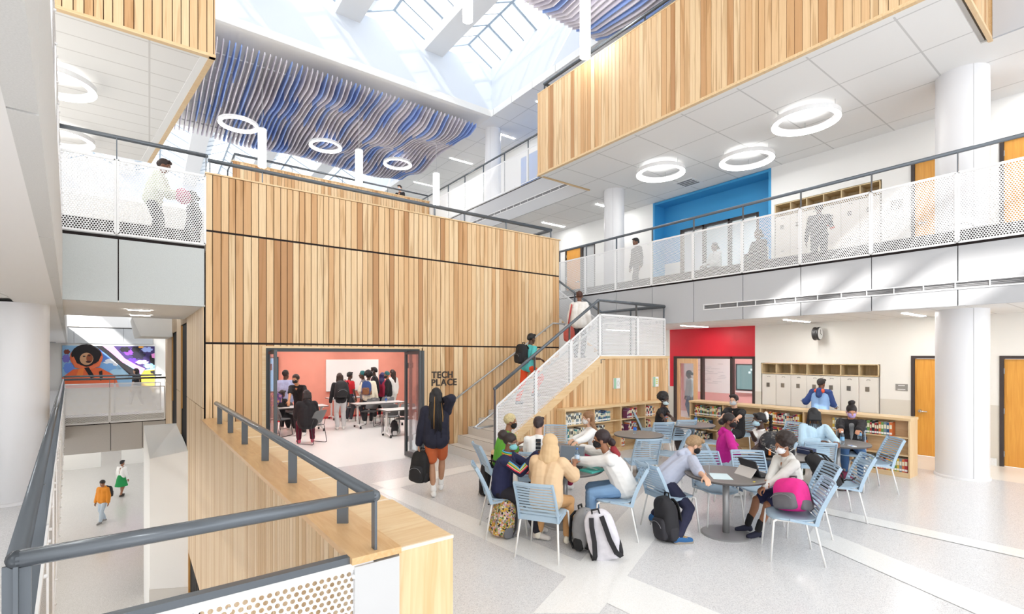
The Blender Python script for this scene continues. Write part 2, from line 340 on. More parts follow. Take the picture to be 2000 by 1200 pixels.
fascia('balcony_fascia', 'grey fabric panelled edge near the top corner past the timber end', (10.9, 1.66), (10.9, -3), 7.3, 10.2, [.42, 1.5], mat=M('#c3c6cd', .95, var=.05, scale=220.))
LP = (LLa(-3), -3), (LLa(9.75), 9.75), (LLa(45), 45)
mb = MB(); mb.prism([(-9, -3), LP[0], LP[2], (-9, 45)], 3.06, L2-.02); st(mb.build('floor', M('#c9c7c4', .5)), 'second level balcony slab over the side corridor', 'floor')
mb = MB(); mb.prism([(-9, -3), (LP[0][0]-.45, -3), (LP[2][0]-.45, 45), (-9, 45)], 3.03, 3.055); mb.prism([(LP[0][0]-.45, -3), (LP[0][0]-.0, -3), (LP[2][0]-.0, 45), (LP[2][0]-.45, 45)], 2.98, 3.055, 1)
st(mb.build('ceiling', [TILES, M('#eceae8', .8)]), 'white plank ceiling over the side corridor', 'ceiling')
dl = math.hypot(LP[2][0]-LP[0][0], 48)
fascia('balcony_fascia', 'pale grey panelled edge of the balcony beside the camera', LP[0], LP[2], 2.98, L2-.05, [5.2+2.25*i for i in range(-2, 18)], th=.075, mat=M('#cfcecb', .9, var=.05, scale=200.))
mb = MB(); mb.prism([(LLa(9.77), 9.83), (.76, 9.83), (WLa(13.5), 13.5), (LLa(13.5), 13.5)], 3.06, L2-.02); st(mb.build('floor', WHITE), 'slab of the second level bridge', 'floor')
mb = MB(); mb.prism([(LLa(9.77), 9.78), (.76, 9.78), (WLa(13.5), 13.5), (LLa(13.5), 13.5)], 3.03, 3.058)
st(mb.build('ceiling', M('#ece9e6', .8)), 'smooth white soffit of the second level bridge', 'ceiling')
fascia('balcony_fascia', 'pale grey fabric panels on the front of the second level bridge', (LLa(9.77)+.02, 9.82), (.755, 9.82), 3.03, L2-.05, [.70], mat=M('#cdd2d2', .95, var=.05, scale=150.))
mb = MB(); mb.box(.76, 8.87, 9.82, 20.5, 3.96, L2-.02); st(mb.build('floor', M('#c9c7c4', .5)), 'terrace floor on top of the timber room', 'floor')
# roof with two skylight wells
mb = MB()
HO = (2.8, 5.0, -9.6, -5.75)      # unseen roof opening added so the sun reaches the balcony edge
for a0, a1, b0, b1 in ((-9, 10.9, -3, 10.25), (-9, 13.7, -10, HO[2]), (-9, 13.7, HO[3], -3), (-9, HO[0], HO[2], HO[3]), (HO[1], 13.7, HO[2], HO[3]), (HO[0], HO[1], -7.0, -6.8), (HO[0], HO[1], -8.05, -7.9), (3.7, 3.9, HO[2], HO[3]), (-9, 10.9, 16, 24.2), (-9, 10.9, 38, 45.5)): mb.box(a0, a1, b0, b1, ROOF, ROOF+.25)  # crossbars added in the sun opening to break the beam into streaks
st(mb.build('ceiling', M('#f1efec', .8)), 'white roof ceiling around the skylights and an added sun opening', 'ceiling')
mb = MB(); mb.box(10.9, 13.75, -3, 45.5, ROOF, ROOF+.25); st(mb.build('ceiling', TILE), 'white tiled ceiling over the top floor balcony', 'ceiling')
BE = [(-4.6, -3.8), (-1.5, -.7), (1.7, 2.45), (4.81, 5.62), (7.98, 8.72)]; BAY = [(-9, -4.6), (-3.8, -1.5), (-.7, 1.7), (2.45, 4.81), (5.62, 7.98), (8.72, 10.9)]
EV = 13.6
for n_, (b0, b1) in enumerate(((10.25, 16.), (24.2, 38.))):
    mb = MB()
    mb.box(-9, 10.9, b1, b1+.2, ROOF+.25, EV); mb.box(-9, 10.9, b0-.2, b0, ROOF+.25, EV); mb.box(10.9, 11.1, b0-.2, b1+.2, ROOF+.25, EV+.1); mb.box(-9.2, -9, b0-.2, b1+.2, ROOF+.25, EV)
    st(mb.build('wall_skylight', M('#e3e9f2', .8)), 'white well walls of the %s skylight' % ('near', 'far')[n_], 'wall')
    for a0, a1 in BE[0 if n_ == 0 else 1:]:
        mb = MB(); mb.box(a0, a1, b0, b1, 13.27, 14.25); st(mb.build('skylight_beam', M('#eef0f3', .8)), 'boxed white beam crossing the %s skylight' % ('near', 'far')[n_], 'beam')
    for k, (a0, a1) in enumerate(BAY):
        am, h = (a0+a1)/2, (a1-a0)/2*.48; t = tag(thing('window_%d' % (n_*6+k+1), None, None), 'gabled glass skylight bay between white beams', 'skylight', 'skylight bays', 'structure')
        mb = MB(); e = EV+.04
        for s0, s1 in ((a0, am), (a1, am)): mb.quad([(s0, b0, e), (s0, b1, e), (s1, b1, e+h), (s1, b0, e+h)])
        for b in (b0, b1): mb.quad([(a0, b, e), (a1, b, e), (am, b, e+h)])
        mb.build('pane', SKYG, t)
        mb = MB(); x = b0+.05; i = 0
        while x < b1:
            for s0 in (a0, a1): mb.bar((s0, x, e+.02), (am, x, e+h+.02), .075 if i % 2 == 0 else .03, .07 if i % 2 == 0 else .035)
            x += .72; i += 1
        mb.bar((am, b0, e+h), (am, b1, e+h), .08, .08)
        for b in (b0+.02, b1-.02):
            for s0 in (a0, a1): mb.bar((s0, b, e), (am, b, e+h), .06, .06)
        mb.build('mullion', M('#aab9c8', .5), t)
mb = MB(); mb.quad([(-9, -10, 0), (13.7, -10, 0), (13.7, -10, ROOF), (-9, -10, ROOF)]); st(mb.build('window_50', FROST), 'added frosted diffuser wall, unseen behind the camera, for soft fill', 'window')  # unseen translucent wall, added to spread soft fill light from behind
# ---- the timber room
ROWS = [(.0, 2.392), (2.428, 4.312), (4.348, 5.295)]
def sk(x, z0, z1):
    a = .77+x
    if z0 < 1:
        if 1.66 < a < 4.78: return (2.36, 2.392)
        if a > 4.78: z0 = .17
    return z0, z1
mb = MB(); boards(mb, (.77, 9.78), (8.87, 9.78), ROWS, skip=sk, seed=3)
wallbox(mb, 'b', 9.782, 9.84, .77, 8.87, 0, 5.3, [(1.69, 4.745, 0, 2.34)], mf=lambda u, z: 1)
mb.box(.76, 8.9, 9.74, 9.98, 5.3, 5.325, 2); mb.box(4.78, 5.42, 9.752, 9.782, 0, .168, 3); mb.box(1.63, 1.69, 9.74, 9.84, 0, 2.36, 2); mb.box(4.745, 4.79, 9.745, 9.84, 0, 2.36, 2); mb.box(1.63, 4.79, 9.742, 9.84, 2.335, 2.37, 2)
for z in (2.392, 4.312): mb.box(.77, 8.87, 9.776, 9.79, z, z+.036, 4)
st(mb.build('wall_front', [BOARDS, M('#5e3f26', .9), MAPLE, TERRW, SHADOWGAP]), 'tall timber boarded front of the technology room', 'wall')
mb = MB(); rw = lambda s: None
b1_, b2_ = onW(361, 720), onW(341.5, 715)
slots = [(onW(355, 700).y, onW(367, 700).y, .9, 2.93), (onW(337, 700).y, onW(346.5, 700).y, .85, 2.85)]
def skw(x, z0, z1):
    b = 21.2-x
    for s0, s1, q0, q1 in slots:
        if 10.2 < b < 12.6 and z0 < -3: z0 = -2.0
        if min(s0, s1) < b < max(s0, s1):
            if z0 > 3: return z0, z1
            if z1 > 1: return (q1, 3.99)
            return z0, min(z1, q0)
    return z0, z1
boards(mb, (WLa(21.2), 21.2), (WLa(9.82), 9.82), [(1.3, 3.99)], w=.085, gap=.004, dep=.02, skip=skw, seed=5)
boards(mb, (WLa(21.2), 21.2), (WLa(9.82), 9.82), [(L0+.0, 1.285)], w=.085, gap=.004, dep=.02, skip=skw, seed=6)
boards(mb, (WLa(9.82), 9.82), (WLa(2.62), 2.62), [(L0, 1.07)], w=.085, gap=.008, dep=.02, back=.0, seed=8)
p, q = Vector((WLa(21.2), 21.2)), Vector((WLa(2.62), 2.62)); nn = Vector((.03, 0)); p += Vector((.012, 0)); q += Vector((.012, 0))
mb.box(WLa(12.5)-.02, WLa(12.5)+.03, 12.42, 12.6, L0, -1.95, 2)
for k in range(3): mb.box(WLa(11.2)-.005, WLa(11.2)+.02, 10.6+.6*k, 10.64+.6*k, L0, -2.0, 3)
for s0, s1, q0, q1 in slots: mb.box(WLa(s0)-.022, WLa(s0)+.02, max(s0, s1)-.10, max(s0, s1), q0, q1, 2)
mb.hexa([(*p, L0), (*q, L0), (*(q+nn), L0), (*(p+nn), L0), (*p, 1.07), (*q, 1.07), (*(q+nn), 1.07), (*(p+nn), 1.07)], 1)
q = Vector((WLa(9.82)+.012, 9.82)); mb.hexa([(*p, 1.07), (*q, 1.07), (*(q+nn), 1.07), (*(p+nn), 1.07), (*p, 3.99), (*q, 3.99), (*(q+nn), 3.99), (*(p+nn), 3.99)], 1)
st(mb.build('wall_left', [PALEB, M('#141317', .7, spec=.2), wood_plain('honey_jamb', '#d9a45c', '#cb9146', (20, 20, 1.5)), M('#4a4543', .5)]), 'narrow timber boards along the void with two dark slot windows', 'wall')
CORAL = M('#e79a86', .7, var=.03, scale=3.)
mb = MB(); mb.box(.95, 8.87, 17.9, 18.05, .0, 2.9); st(mb.build('wall_coral', CORAL), 'coral pink back wall of the technology room', 'wall')
mb = MB(); mb.box(.95, 1.02, 9.84, 17.9, 0, 2.9); st(mb.build('wall_inner', CORAL), 'coral side wall inside the technology room', 'wall')
mb = MB(); mb.box(8.75, 8.87, 9.84, 17.9, 0, 2.9); st(mb.build('wall_inner', WHITE), 'white side wall inside the technology room', 'wall')
mb = MB(); mb.box(.95, 8.87, 9.84, 18.05, 2.9, 2.95); st(mb.build('ceiling', TILE), 'white tiled ceiling of the technology room', 'ceiling')
mb = MB(); mb.box(1.02, 8.75, 17.4, 17.9, -.001, .006); st(mb.build('trim_1', M('#b5202c', .8)), 'red carpet strip at the foot of the coral wall', 'floor band')
for x in (2.3, 4.6, 6.9):
    for y in (11.4, 14., 16.6):
        t = thing('added_ceiling_light', 'added unseen ceiling light brightening the technology room', 'light', (x, y, 2.9), 0, 'added technology room lights')  # out-of-sight lamps added to light the enclosed room
        mb = MB(); mb.box(-.3, .3, -.6, .6, -.03, 0); mb.build('housing', WMETAL, t); mb = MB(); mb.box(-.27, .27, -.57, .57, -.036, -.028); mb.build('diffuser', LEDR, t)
# ---- platform parapets in timber
mb = MB(); boards(mb, (8.85, 10.63), (8.85, 1.68), [(7.33, 9.6)], w=.118, gap=.008, seed=11); mb.box(8.82, 8.97, 1.66, 10.64, 9.6, 9.625, 2); mb.box(8.815, 8.9, 1.65, 10.65, 7.285, 7.335, 2)
mb.box(8.86, 10.9, 10.6, 10.64, 7.285, 8.41, 2); mb.box(8.86, 10.9, 10.58, 10.64, 8.41, 9.61, 2)
boards(mb, (10.9, 1.70), (8.87, 1.70), [(7.33, 9.6)], w=.118, gap=.008, seed=12, back=.0); mb.box(8.82, 10.93, 1.655, 1.71, 7.28, 7.334, 2)
mb.box(10.885, 10.915, 1.66, 1.72, 7.29, 9.6, 2)
st(mb.build('wall_platform', [BOARDS, M('#5e3f26', .9), MAPLE]), 'timber boarded parapet of the platform high over the tables', 'wall')
e = at(293, 318, 7.3); e2 = Vector((.885, 9.74)) + (Vector((e.x, e.y))-Vector((.885, 9.74)))*1.0
mb = MB(); boards(mb, (-5, 9.74), (.885, 9.74), [(7.33, 9.6)], w=.125, gap=.012, seed=13); boards(mb, (.885, 9.76), e2, [(7.33, 9.6)], w=.125, gap=.012, seed=14)
mb.box(-5, .91, 9.69, 9.78, 7.285, 7.335, 2); a_, b_ = Vector((.91, 9.7)), Vector((e2.x+.03, e2.y)); w_ = Vector((-.09, 0))
mb.hexa([(*a_, 7.285), (*b_, 7.285), (*(b_+w_), 7.285), (*(a_+w_), 7.285), (*a_, 7.335), (*b_, 7.335), (*(b_+w_), 7.335), (*(a_+w_), 7.335)], 2)
st(mb.build('wall_platform', [BOARDS, M('#5e3f26', .9), MAPLE]), 'timber boarded end of the bridge above the perforated panels', 'wall')
mb = MB(); mb.prism([(-6, 9.8), (.86, 9.8), (e2.x-.03, e2.y), (-6, e2.y)], 7.34, L3); st(mb.build('floor', WHITE), 'slab of the bridge on the third level', 'floor')
mb = MB(); mb.prism([(-6, 9.79), (.70, 9.79), (e2.x-.2, e2.y), (-6, e2.y)], 7.3, 7.335); mb.prism([(.70, 9.79), (.84, 9.79), (e2.x-.06, e2.y), (e2.x-.2, e2.y)], 7.292, 7.335, 1)
st(mb.build('ceiling', [tiles('ceiling_plank', '#efeeec', '#d8d6d3', 2.4, .52, .014), WHITE]), 'white plank soffit of the bridge on the third level', 'ceiling')
mb = MB(); boards(mb, (2.54, 21.2), (10.85, 21.2), [(7.33, 9.6)], w=.13, gap=.01, seed=17); mb.box(2.5, 10.85, 21.15, 21.3, 9.6, 9.63, 2)
st(mb.build('wall_platform', [BOARDS, M('#5e3f26', .9), MAPLE]), 'timber boarded parapet far behind the terrace railing', 'wall')
mb = MB(); mb.box(2.54, 10.85, 21.27, 24, 7.3, L3); st(mb.build('floor', WHITE), 'slab of the far bridge on the third level', 'floor')
# ---- the void: bridge, mural wall, lower level
b_ = 21.0
fascia('balcony_fascia', 'grey fabric edge of the lower bridge across the void', (LLa(21)+.02, 21.04), (WLa(21)-.02, 21.04), -1.0, -.03, [1.16, 2.0], mat=M('#b9b6b3', .95, var=.05, scale=150.))
mb = MB(); wallbox(mb, 'b', 42, 42.2, -6, 1.2, L0, 4.1, []); st(mb.build('wall_back', WARM), 'white end wall that carries the painted mural', 'wall')
fascia('balcony_fascia', 'grey fabric panels above the painted mural', (-5.1, 41.98), (.2, 41.98), 2.98, 4.05, [1.2, 2.45, 3.7], mat=M('#c4c6c8', .95))
mb = MB(); wallbox(mb, 'b', 36, 36.2, -9, 1.2, L0, -.5, [(-2.2, -1.3, L0, -2.0)]); st(mb.build('wall_back', WARM), 'white end wall of the lower corridor', 'wall')
mb = MB(); mb.box(-2.25, -1.0, 35.9, 36, L0+2.05, L0+2.3); st(mb.build('trim_1', M('#2b2726', .5)), 'dark door head in the lower corridor', 'door')
p0, p1, p2, p3 = onW(366, 876), onW(335, 819), 0, 0
mb = MB(); f0 = onW(366.5, 876); fl = f0 + Vector((-.72*CS-.05, .72*SN, 0)); zt = f0.z; k0 = onW(334, 819)
b0v, b1v = f0.y, f0.y+3.2; w0 = .62
mb.hexa([(WLa(b0v)-w0-.05, b0v, L0), (WLa(b0v)-.005, b0v-.35, L0), (WLa(b1v)-.005, b1v, L0), (WLa(b1v)-w0-.1, b1v, L0), (WLa(b0v)-w0-.05, b0v, zt-.15), (WLa(b0v)-.005, b0v-.35, zt), (WLa(b1v)-.005, b1v, zt+.2), (WLa(b1v)-w0-.1, b1v, zt+.2)], 0)
mb.hexa([(WLa(b0v)-w0-.06, b0v-.01, L0), (WLa(b0v)-.004, b0v-.37, L0), (WLa(b0v)-.004, b0v-.2, L0), (WLa(b0v)-w0-.06, b0v+.1, L0), (WLa(b0v)-w0-.06, b0v-.01, L0+1.35), (WLa(b0v)-.004, b0v-.37, L0+1.35), (WLa(b0v)-.004, b0v-.2, L0+1.35), (WLa(b0v)-w0-.06, b0v+.1, L0+1.35)], 1)
st(mb.build('wall_duct', [M('#efeeec', .7), M('#d5d1cb', .7)]), 'white boxed shaft rising against the timber wall in the void', 'shaft')
mb = MB(); g = onW(318, 632); mb.hexa([(WLa(18)-.75, 17.6, 2.75), (WLa(18), 17.6, 2.75), (WLa(20), 20, 2.75), (WLa(20)-.9, 20, 2.75), (WLa(18)-.95, 17.6, 3.3), (WLa(18), 17.6, 3.3), (WLa(20), 20, 3.3), (WLa(20)-1., 20, 3.3)])
st(mb.build('wall_duct', WHITE), 'white boxed bulkhead under the upper bridges', 'shaft')
mb = MB(); mb.prism([(LLa(2.6)-3.3, 2.6), (LLa(2.6)-3.1, 2.6), (LLa(45)-3.1, 45), (LLa(45)-3.3, 45)], 0, 3.03); st(mb.build('wall_left', WHITE), 'white wall of the side corridor', 'wall')
# ---- round columns
def column(x, y, r, z0, z1, label):
    mb = MB(); mb.lathe([(r, z0), (r, z1)], (x, y, 0), 40); mb.lathe([(r+.02, z0), (r+.02, z0+.04), (r, z0+.045)], (x, y, 0), 40)
    for t in (math.radians(215), math.radians(35)): mb.box(x+math.cos(t)*r-.004, x+math.cos(t)*r+.004, y+math.sin(t)*r-.004, y+math.sin(t)*r+.004, z0, z1, 1)
    return st(mb.build('column', [M('#e9e9ec', .3), M('#d2d2d4', .5)]), label, 'column')
column(11.83, 2.2, .37, 0, 3.03, 'round white column beside the bookcase end'); column(11.83, 2.2, .37, L2, 7.3, 'round white column on the balcony before the orange doors')
column(11.55, 10.2, .31, L2, 7.3, 'round white column on the balcony by the blue recess'); column(11.6, 16.9, .33, L3, ROOF, 'round white column on the top floor')
cl = at(36, 985, 0); column(cl.x-.1, cl.y+.3, .40, 0, 2.98, 'round white column in the side corridor'); column(cl.x-.95, cl.y+7, .37, 0, 2.98, 'second round white column farther down the side corridor')
# ================================================================ stairs and guard railings
RAILM, PIPE = STEEL, .034
def guard(name, label, path, outs, zr=1.46, panel=True, post=1.22, sp=None, ztop=1.13, ends=(0, 0), postw=.05, h0=0., group=None, pbase=-.03, poff=.045, pp=None):
    """guard railing along a 3D floor path; outs: +1 panels on the right of the path, -1 on the left"""
    P = [Vector(p) for p in path]; t = thing(name, label, 'railing', P[0], 0, group); O = P[0]
    mb = MB(); pts = [p+Vector((0, 0, zr))-O for p in P]
    mb.tube(pts, PIPE, 10)
    for q in pts: mb.sell(q, (PIPE*1.03,)*3, n=10, k=6)
    mb.build('handrail', RAILM, t)
    for si, (a, b) in enumerate(zip(P, P[1:])):
        d = b-a; L = Vector((d.x, d.y)).length; n = max(1, round(L/post)); u = Vector((d.x, d.y, 0)).normalized(); nn = Vector((u.y, -u.x, 0))*outs
        ss = pp[si] if pp else [i/n for i in range(n+1)]
        for i, s in enumerate(ss):
            if i == len(ss)-1 and si < len(P)-2: continue
            q = a+d*s-O; mb = MB(); z0 = h0
            mb.bar(q+Vector((0, 0, z0)), q+Vector((0, 0, zr-.02)), postw, .014, up=u); mb.build('post', RAILM, t)
        if panel:
            for s0, s1 in zip(ss, ss[1:]):
                if s1-s0 < .01: continue
                A, B = a+d*s0-O+nn*poff, a+d*s1-O+nn*poff; e = u*.0165; A = A+e; B = B-e; lo, hi = Vector((0, 0, pbase)), Vector((0, 0, ztop)); mb = MB()
                l = (B-A).length; sl = (d.z/L if L else 0); hh = ztop-pbase
                mb.quad([A+lo, B+lo, B+hi, A+hi], 1, [(0, 0), (l, l*sl), (l, hh+l*sl), (0, hh)])
                f = .022; m = nn*.004
                for q0, q1 in ((A+lo, B+lo), (A+hi, B+hi)): mb.bar(q0+m, q1+m, .012, f*1.6)
                for q0, q1 in ((A+lo, A+hi), (B+lo, B+hi)): mb.bar(q0+m, q1+m, f*1.4, .012, up=nn)
                for fx in (.08, .5, .92):
                    for zz in (lo, hi):
                        q0 = A+(B-A)*fx+zz+Vector((0, 0, .05 if zz is lo else -.05)); mb.cyl(q0, q0+nn*.022, .011, 6)
                mb.build('panel', [WMETAL, PERF], t)
                mb = MB()
    return t
# foreground rails
FR = Vector((LLa(2.62), 2.62, 0)); FL = Vector((1.0, 2.62, 0)); BR = Vector((.87, 9.2, 0))
g = guard('guard_railing', 'grey pipe guard rail nearest the camera with a perforated panel', [FR, FL], 1, 1.42, post=3, ztop=1.07, poff=.02)
mb = MB(); mb.bar((0, 0, 1.1), (FL.x-FR.x, 0, 1.1), .05, .045); mb.bar((FL.x-FR.x-.03, 0, .0), (FL.x-FR.x-.03, 0, 1.1), .05, .05); mb.build('frame', RAILM, g)
g = guard('guard_railing', 'long grey guard rail down the side corridor with white perforated panels', [(LLa(2.62), 2.62, 0), (LLa(20.9), 20.9, 0)], 1, 1.42, post=1.5, postw=.08)
t = thing('bench_railing', 'grey pipe rail standing on the timber bench cap beside the void', 'railing', (FL.x, FL.y, 1.127)); mb = MB()
d = BR-FL; mb.tube([(0, 0, .293), (d.x, d.y, .293)], PIPE, 10); mb.build('handrail', RAILM, t)
for q in ((672, 1022), (577, 943), (518.7, 900.5), (482, 868), (450, 846), (428.7, 829)):
    w = at(*q, 1.127); s = (w.y-FL.y)/d.y; mb = MB(); c = d*s; 
    mb.bar((c.x, c.y, 0), (c.x, c.y, .27), .07, .014, up=(.6, .8, 0)); mb.build('post', RAILM, t)
# second level
guard('guard_railing', 'grey railing with white perforated panels along the second level balcony', [(10.86, J[0], L2), (10.86, J[-1], L2)], 1, 1.5, pp=[[(J[0]-j)/(J[0]-J[-1]) for j in J]])
guard('guard_railing', 'grey railing with large perforated panels on the second level bridge', [(LLa(9.75), 9.79, L2), (.775, 9.79, L2)], 1, 1.49, pp=[[0, .371, 1]])
guard('guard_railing', 'grey railing with perforated panels on the balcony edge beside the camera', [(LLa(20), 20, L2), (LLa(-1), -1, L2)], -1, 1.5, post=1.5)
guard('guard_railing', 'short white railing above the painted mural', [(-5.1, 41.9, L2), (.2, 41.9, L2)], 1, 1.5)
guard('guard_railing', 'grey railing with white panels on the lower bridge', [(LLa(21)+.02, 20.98, 0), (WLa(21)-.04, 20.98, 0)], 1, 1.42, pp=[[0, .43, 1]])
guard('guard_railing', 'grey railing along the far edge of the lower bridge', [(LLa(24)+.02, 24.0, 0), (WLa(24)-.04, 24.0, 0)], 1, 1.42, post=1.3)
t = guard('parapet_railing', 'long thin grey rail on top of the timber room', [(.84, 9.9, 5.31), (8.68, 9.9, 5.31), (8.68, 13.5, 5.31)], 1, .27, False, pp=[[0, .105, .555, .655, .81, .96], [0, .5, 1]])
guard('guard_railing', 'dark grey railing at the back of the terrace', [(.9, 20.3, L2), (8.6, 20.3, L2)], 1, 1.4, post=1.3)
mb = MB(); mb.box(10.93, 10.95, -1.5, 29, L2, L2+.2); st(mb.build('trim_3', SHADOWGAP), 'dark toe board behind the balcony panels', 'toe board')
mb = MB(); mb.box(LLa(9.8)+.05, .7, 9.86, 9.88, L2, L2+.2); st(mb.build('trim_3', SHADOWGAP), 'dark toe board behind the upper bridge panels', 'toe board')
mb = MB(); mb.box(LLa(21)+.05, WLa(21)-.06, 21.05, 21.07, 0, .18); st(mb.build('trim_3', M('#6d6764', .8)), 'grey toe board behind the lower bridge panels', 'toe board')
# third level
guard('guard_railing', 'grey railing with white perforated panels on the third level balcony', [(10.86, 31, L3), (10.86, 10.7, L3)], 1, 1.5, post=1.5)
t = guard('parapet_railing', 'grey pipe rail on the timber platform with an open end', [(10.7, 10.5, 9.6), (8.98, 10.5, 9.6), (8.98, 1.8, 9.6)], 1, .3, False, post=1.9)
guard('parapet_railing', 'thin grey rail along the far timber parapet', [(2.62, 23.4, 9.62), (2.62, 21.3, 9.62), (10.8, 21.3, 9.62)], 1, .3, False, post=2.3)
# stair flights
RI, GO, A0 = .1775, .285, 5.42; LZ = 12*RI
t = thing('staircase', 'pale stone stair climbing along the timber front to a landing', 'stairs')
mb = MB(); mb2 = MB()
for i in range(12):
    a = A0+GO*i; x1 = 10.75 if i == 11 else A0+GO*(i+1)+.02
    mb.box(a, x1, 7.82, 9.752, max(0, RI*(i+1)-.32) if i < 11 else LZ-.3, RI*(i+1)); mb2.box(a+.02, a+.055, 7.82, 9.75, RI*(i+1)-.002, RI*(i+1)+.0015)
for i in range(11):
    b = 9.95+GO*i; mb.box(8.95, 10.7, b, b+GO+.02, LZ+RI*(i+1)-.3, LZ+RI*(i+1)); mb2.box(8.95, 10.7, b+.02, b+.055, LZ+RI*(i+1)-.002, LZ+RI*(i+1)+.0015)
mb.box(8.9, 10.75, 9.7, 9.97, LZ-.3, LZ); mb.box(8.9, 10.9, 9.95+GO*11, 14.3, L2-.3, L2-.01)
mb.build('steps', [M('#e6e2dd', .55, var=.05, scale=120.)], t); mb2.build('nosing', [M('#a39b95', .8)], t)
mb = MB(); s_ = RI/GO     # sloped timber stringer and triangular boarded side
za = lambda a: min(LZ+.05, RI+.22+(a-A0)*s_)
ak = A0+(LZ+.05-RI-.22)/s_
mb.hexa([(A0-.1, 7.74, 0), (A0+.1, 7.74, 0), (A0+.1, 7.82, 0), (A0-.1, 7.82, 0), (A0-.1, 7.74, .28), (A0+.1, 7.74, .28), (A0+.1, 7.82, .28), (A0-.1, 7.82, .28)])
mb.hexa([(A0-.1, 7.72, za(A0-.1)-.2), (ak, 7.72, LZ-.15), (ak, 7.82, LZ-.15), (A0-.1, 7.82, za(A0-.1)-.2), (A0-.1, 7.72, za(A0-.1)), (ak, 7.72, LZ+.05), (ak, 7.82, LZ+.05), (A0-.1, 7.82, za(A0-.1))])
mb.box(ak-.02, 10.88, 7.715, 7.82, LZ-.012, LZ+.05); mb.box(10.76, 10.82, 7.72, 9.95, LZ-.3, LZ+.05)
mb.hexa([(10.72, 9.95, LZ-.25), (10.78, 9.95, LZ-.25), (10.78, 13.1, L2-.25), (10.72, 13.1, L2-.25), (10.72, 9.95, LZ+.1), (10.78, 9.95, LZ+.1), (10.78, 13.1, L2+.08), (10.72, 13.1, L2+.08)])
mb.build('stringer', MAPLE, t)
mb = MB(); boards(mb, (A0, 7.76), (10.86, 7.76), [(0, LZ-.02)], w=.115, gap=.009, seed=21, skip=lambda x, a, b: (0, min(LZ-.012, RI+.22+(x)*s_-.17)))
mb.add([(A0, 7.765, 0), (10.86, 7.765, 0), (10.86, 7.765, LZ-.02), (ak, 7.765, LZ-.1), (A0, 7.765, .2)], [(0, 1, 2, 3, 4)], 1)
mb.build('side_boards', [BOARDS, M('#6b4a2c', .9)], t)
zp = .1
guard('stair_railing', 'grey stair railing with white perforated panels climbing to the landing', [(5.38, 7.78, .25), (8.28, 7.78, LZ+.04), (10.72, 7.78, LZ+.04), (10.72, 9.95, LZ+.04), (10.72, 13.1, L2)], 1, 1.3, post=1.25, ztop=.97, pbase=.02, pp=[[0, .345, .685, 1], [0, .55, 1], [0, .5, 1], [0, .36, .7, 1]])
def handrail(label, pts, brackets):
    t = thing('wall_handrail', label, 'handrail', pts[0]); O = Vector(pts[0]); mb = MB(); mb.tube([Vector(p)-O for p in pts], .021, 10); mb.build('bar', BRUSH, t)
    for a, b in brackets:
        mb = MB(); mb.tube([Vector(a)-O, Vector(a)-O+Vector((0, 0, -.06)), Vector(b)-O], .008, 6); mb.build('bracket', BRUSH, t)
hz = lambda a: RI+.92+(a-A0)*s_
handrail('steel handrail on the timber front beside the stair', [(5.35, 9.66, hz(5.35)), (8.55, 9.66, hz(8.55)), (8.98, 9.66, hz(8.55)), (9.03, 9.74, hz(8.55)-.02)], [((a, 9.66, hz(a)), (a, 9.76, hz(a)-.06)) for a in (5.6, 6.9, 8.3)])
handrail('steel handrail looping back at the foot of the stair railing', [(5.4, 7.87, .82), (5.05, 7.87, .80), (5.0, 7.9, .82), (5.45, 7.9, 1.08), (8.3, 7.9, 2.85)], [((6.2, 7.9, 1.52), (6.2, 7.8, 1.46))])
# ================================================================ fixtures of the building
def door(name, label, y0, y1, z0, h, hinge, lever=True, a=13.55, frame=True):
    t = tag(thing(name, label, 'door', (a, (y0+y1)/2, z0)), kind='structure'); w = (y1-y0)/2; f = .06
    mb = MB()
    for s in (-1, 1): mb.box(-.02, .14, min(s*w, s*(w-f)), max(s*w, s*(w-f)), 0, h)
    mb.box(-.02, .14, -w+f, w-f, h-f, h); mb.build('door_frame', DARKF, t)
    mb = MB(); mb.box(.02, .065, -w+f+.004, w-f-.004, .01, h-f-.004); lf = mb.build('door_leaf', DOORW, t)
    if lever:
        mb = MB(); y = (w-.16)*-hinge; mb.cyl((.02, y, .98), (-.05, y, .98), .032, 12); mb.tube([(-.045, y, .98), (-.05, y-.02*-hinge, .98), (-.05, y+.13*hinge, .975)], .012, 8); mb.build('door_handle', CHROME, lf)
    for z in (.25, h*.5, h-.3):
        mb = MB(); y = hinge*(w-f); mb.box(-.006, .02, y-.012, y+.012, z-.055, z+.055); mb.build('hinge', BRUSH, lf)
    return t
door('door_1', 'orange wood door partly behind the round column on the atrium floor', 2.26, 3.36, 0, 2.19, -1)
door('door_2', 'orange wood door past the round column on the atrium floor', .86, 1.96, 0, 2.19, 1, False)
door('door_3', 'orange wood door on the balcony beside the round column', 2.26, 3.36, L2, 2.38, -1)
door('door_4', 'orange wood door on the balcony at the far side of the column', .72, 1.96, L2, 2.38, 1)
t = door('door_5', 'yellow wood door with a glass light at the stair head', 13.62, 14.55, L2, 2.38, 1)
t = tag(thing('window_13', 'dark framed sidelight beside the yellow door', 'window', (13.55, 13.25, L2)), kind='structure')
mb = MB(); mb.box(0, .12, .32, .38, 0, 2.38); mb.box(0, .12, -.35, -.29, 0, 2.38); mb.box(0, .12, -.29, .32, 2.3, 2.38); mb.build('frame', DARKF, t); mb = MB(); mb.box(.05, .06, -.29, .32, 0, 2.3); mb.build('pane', M('#c9cdd0', .2), t)
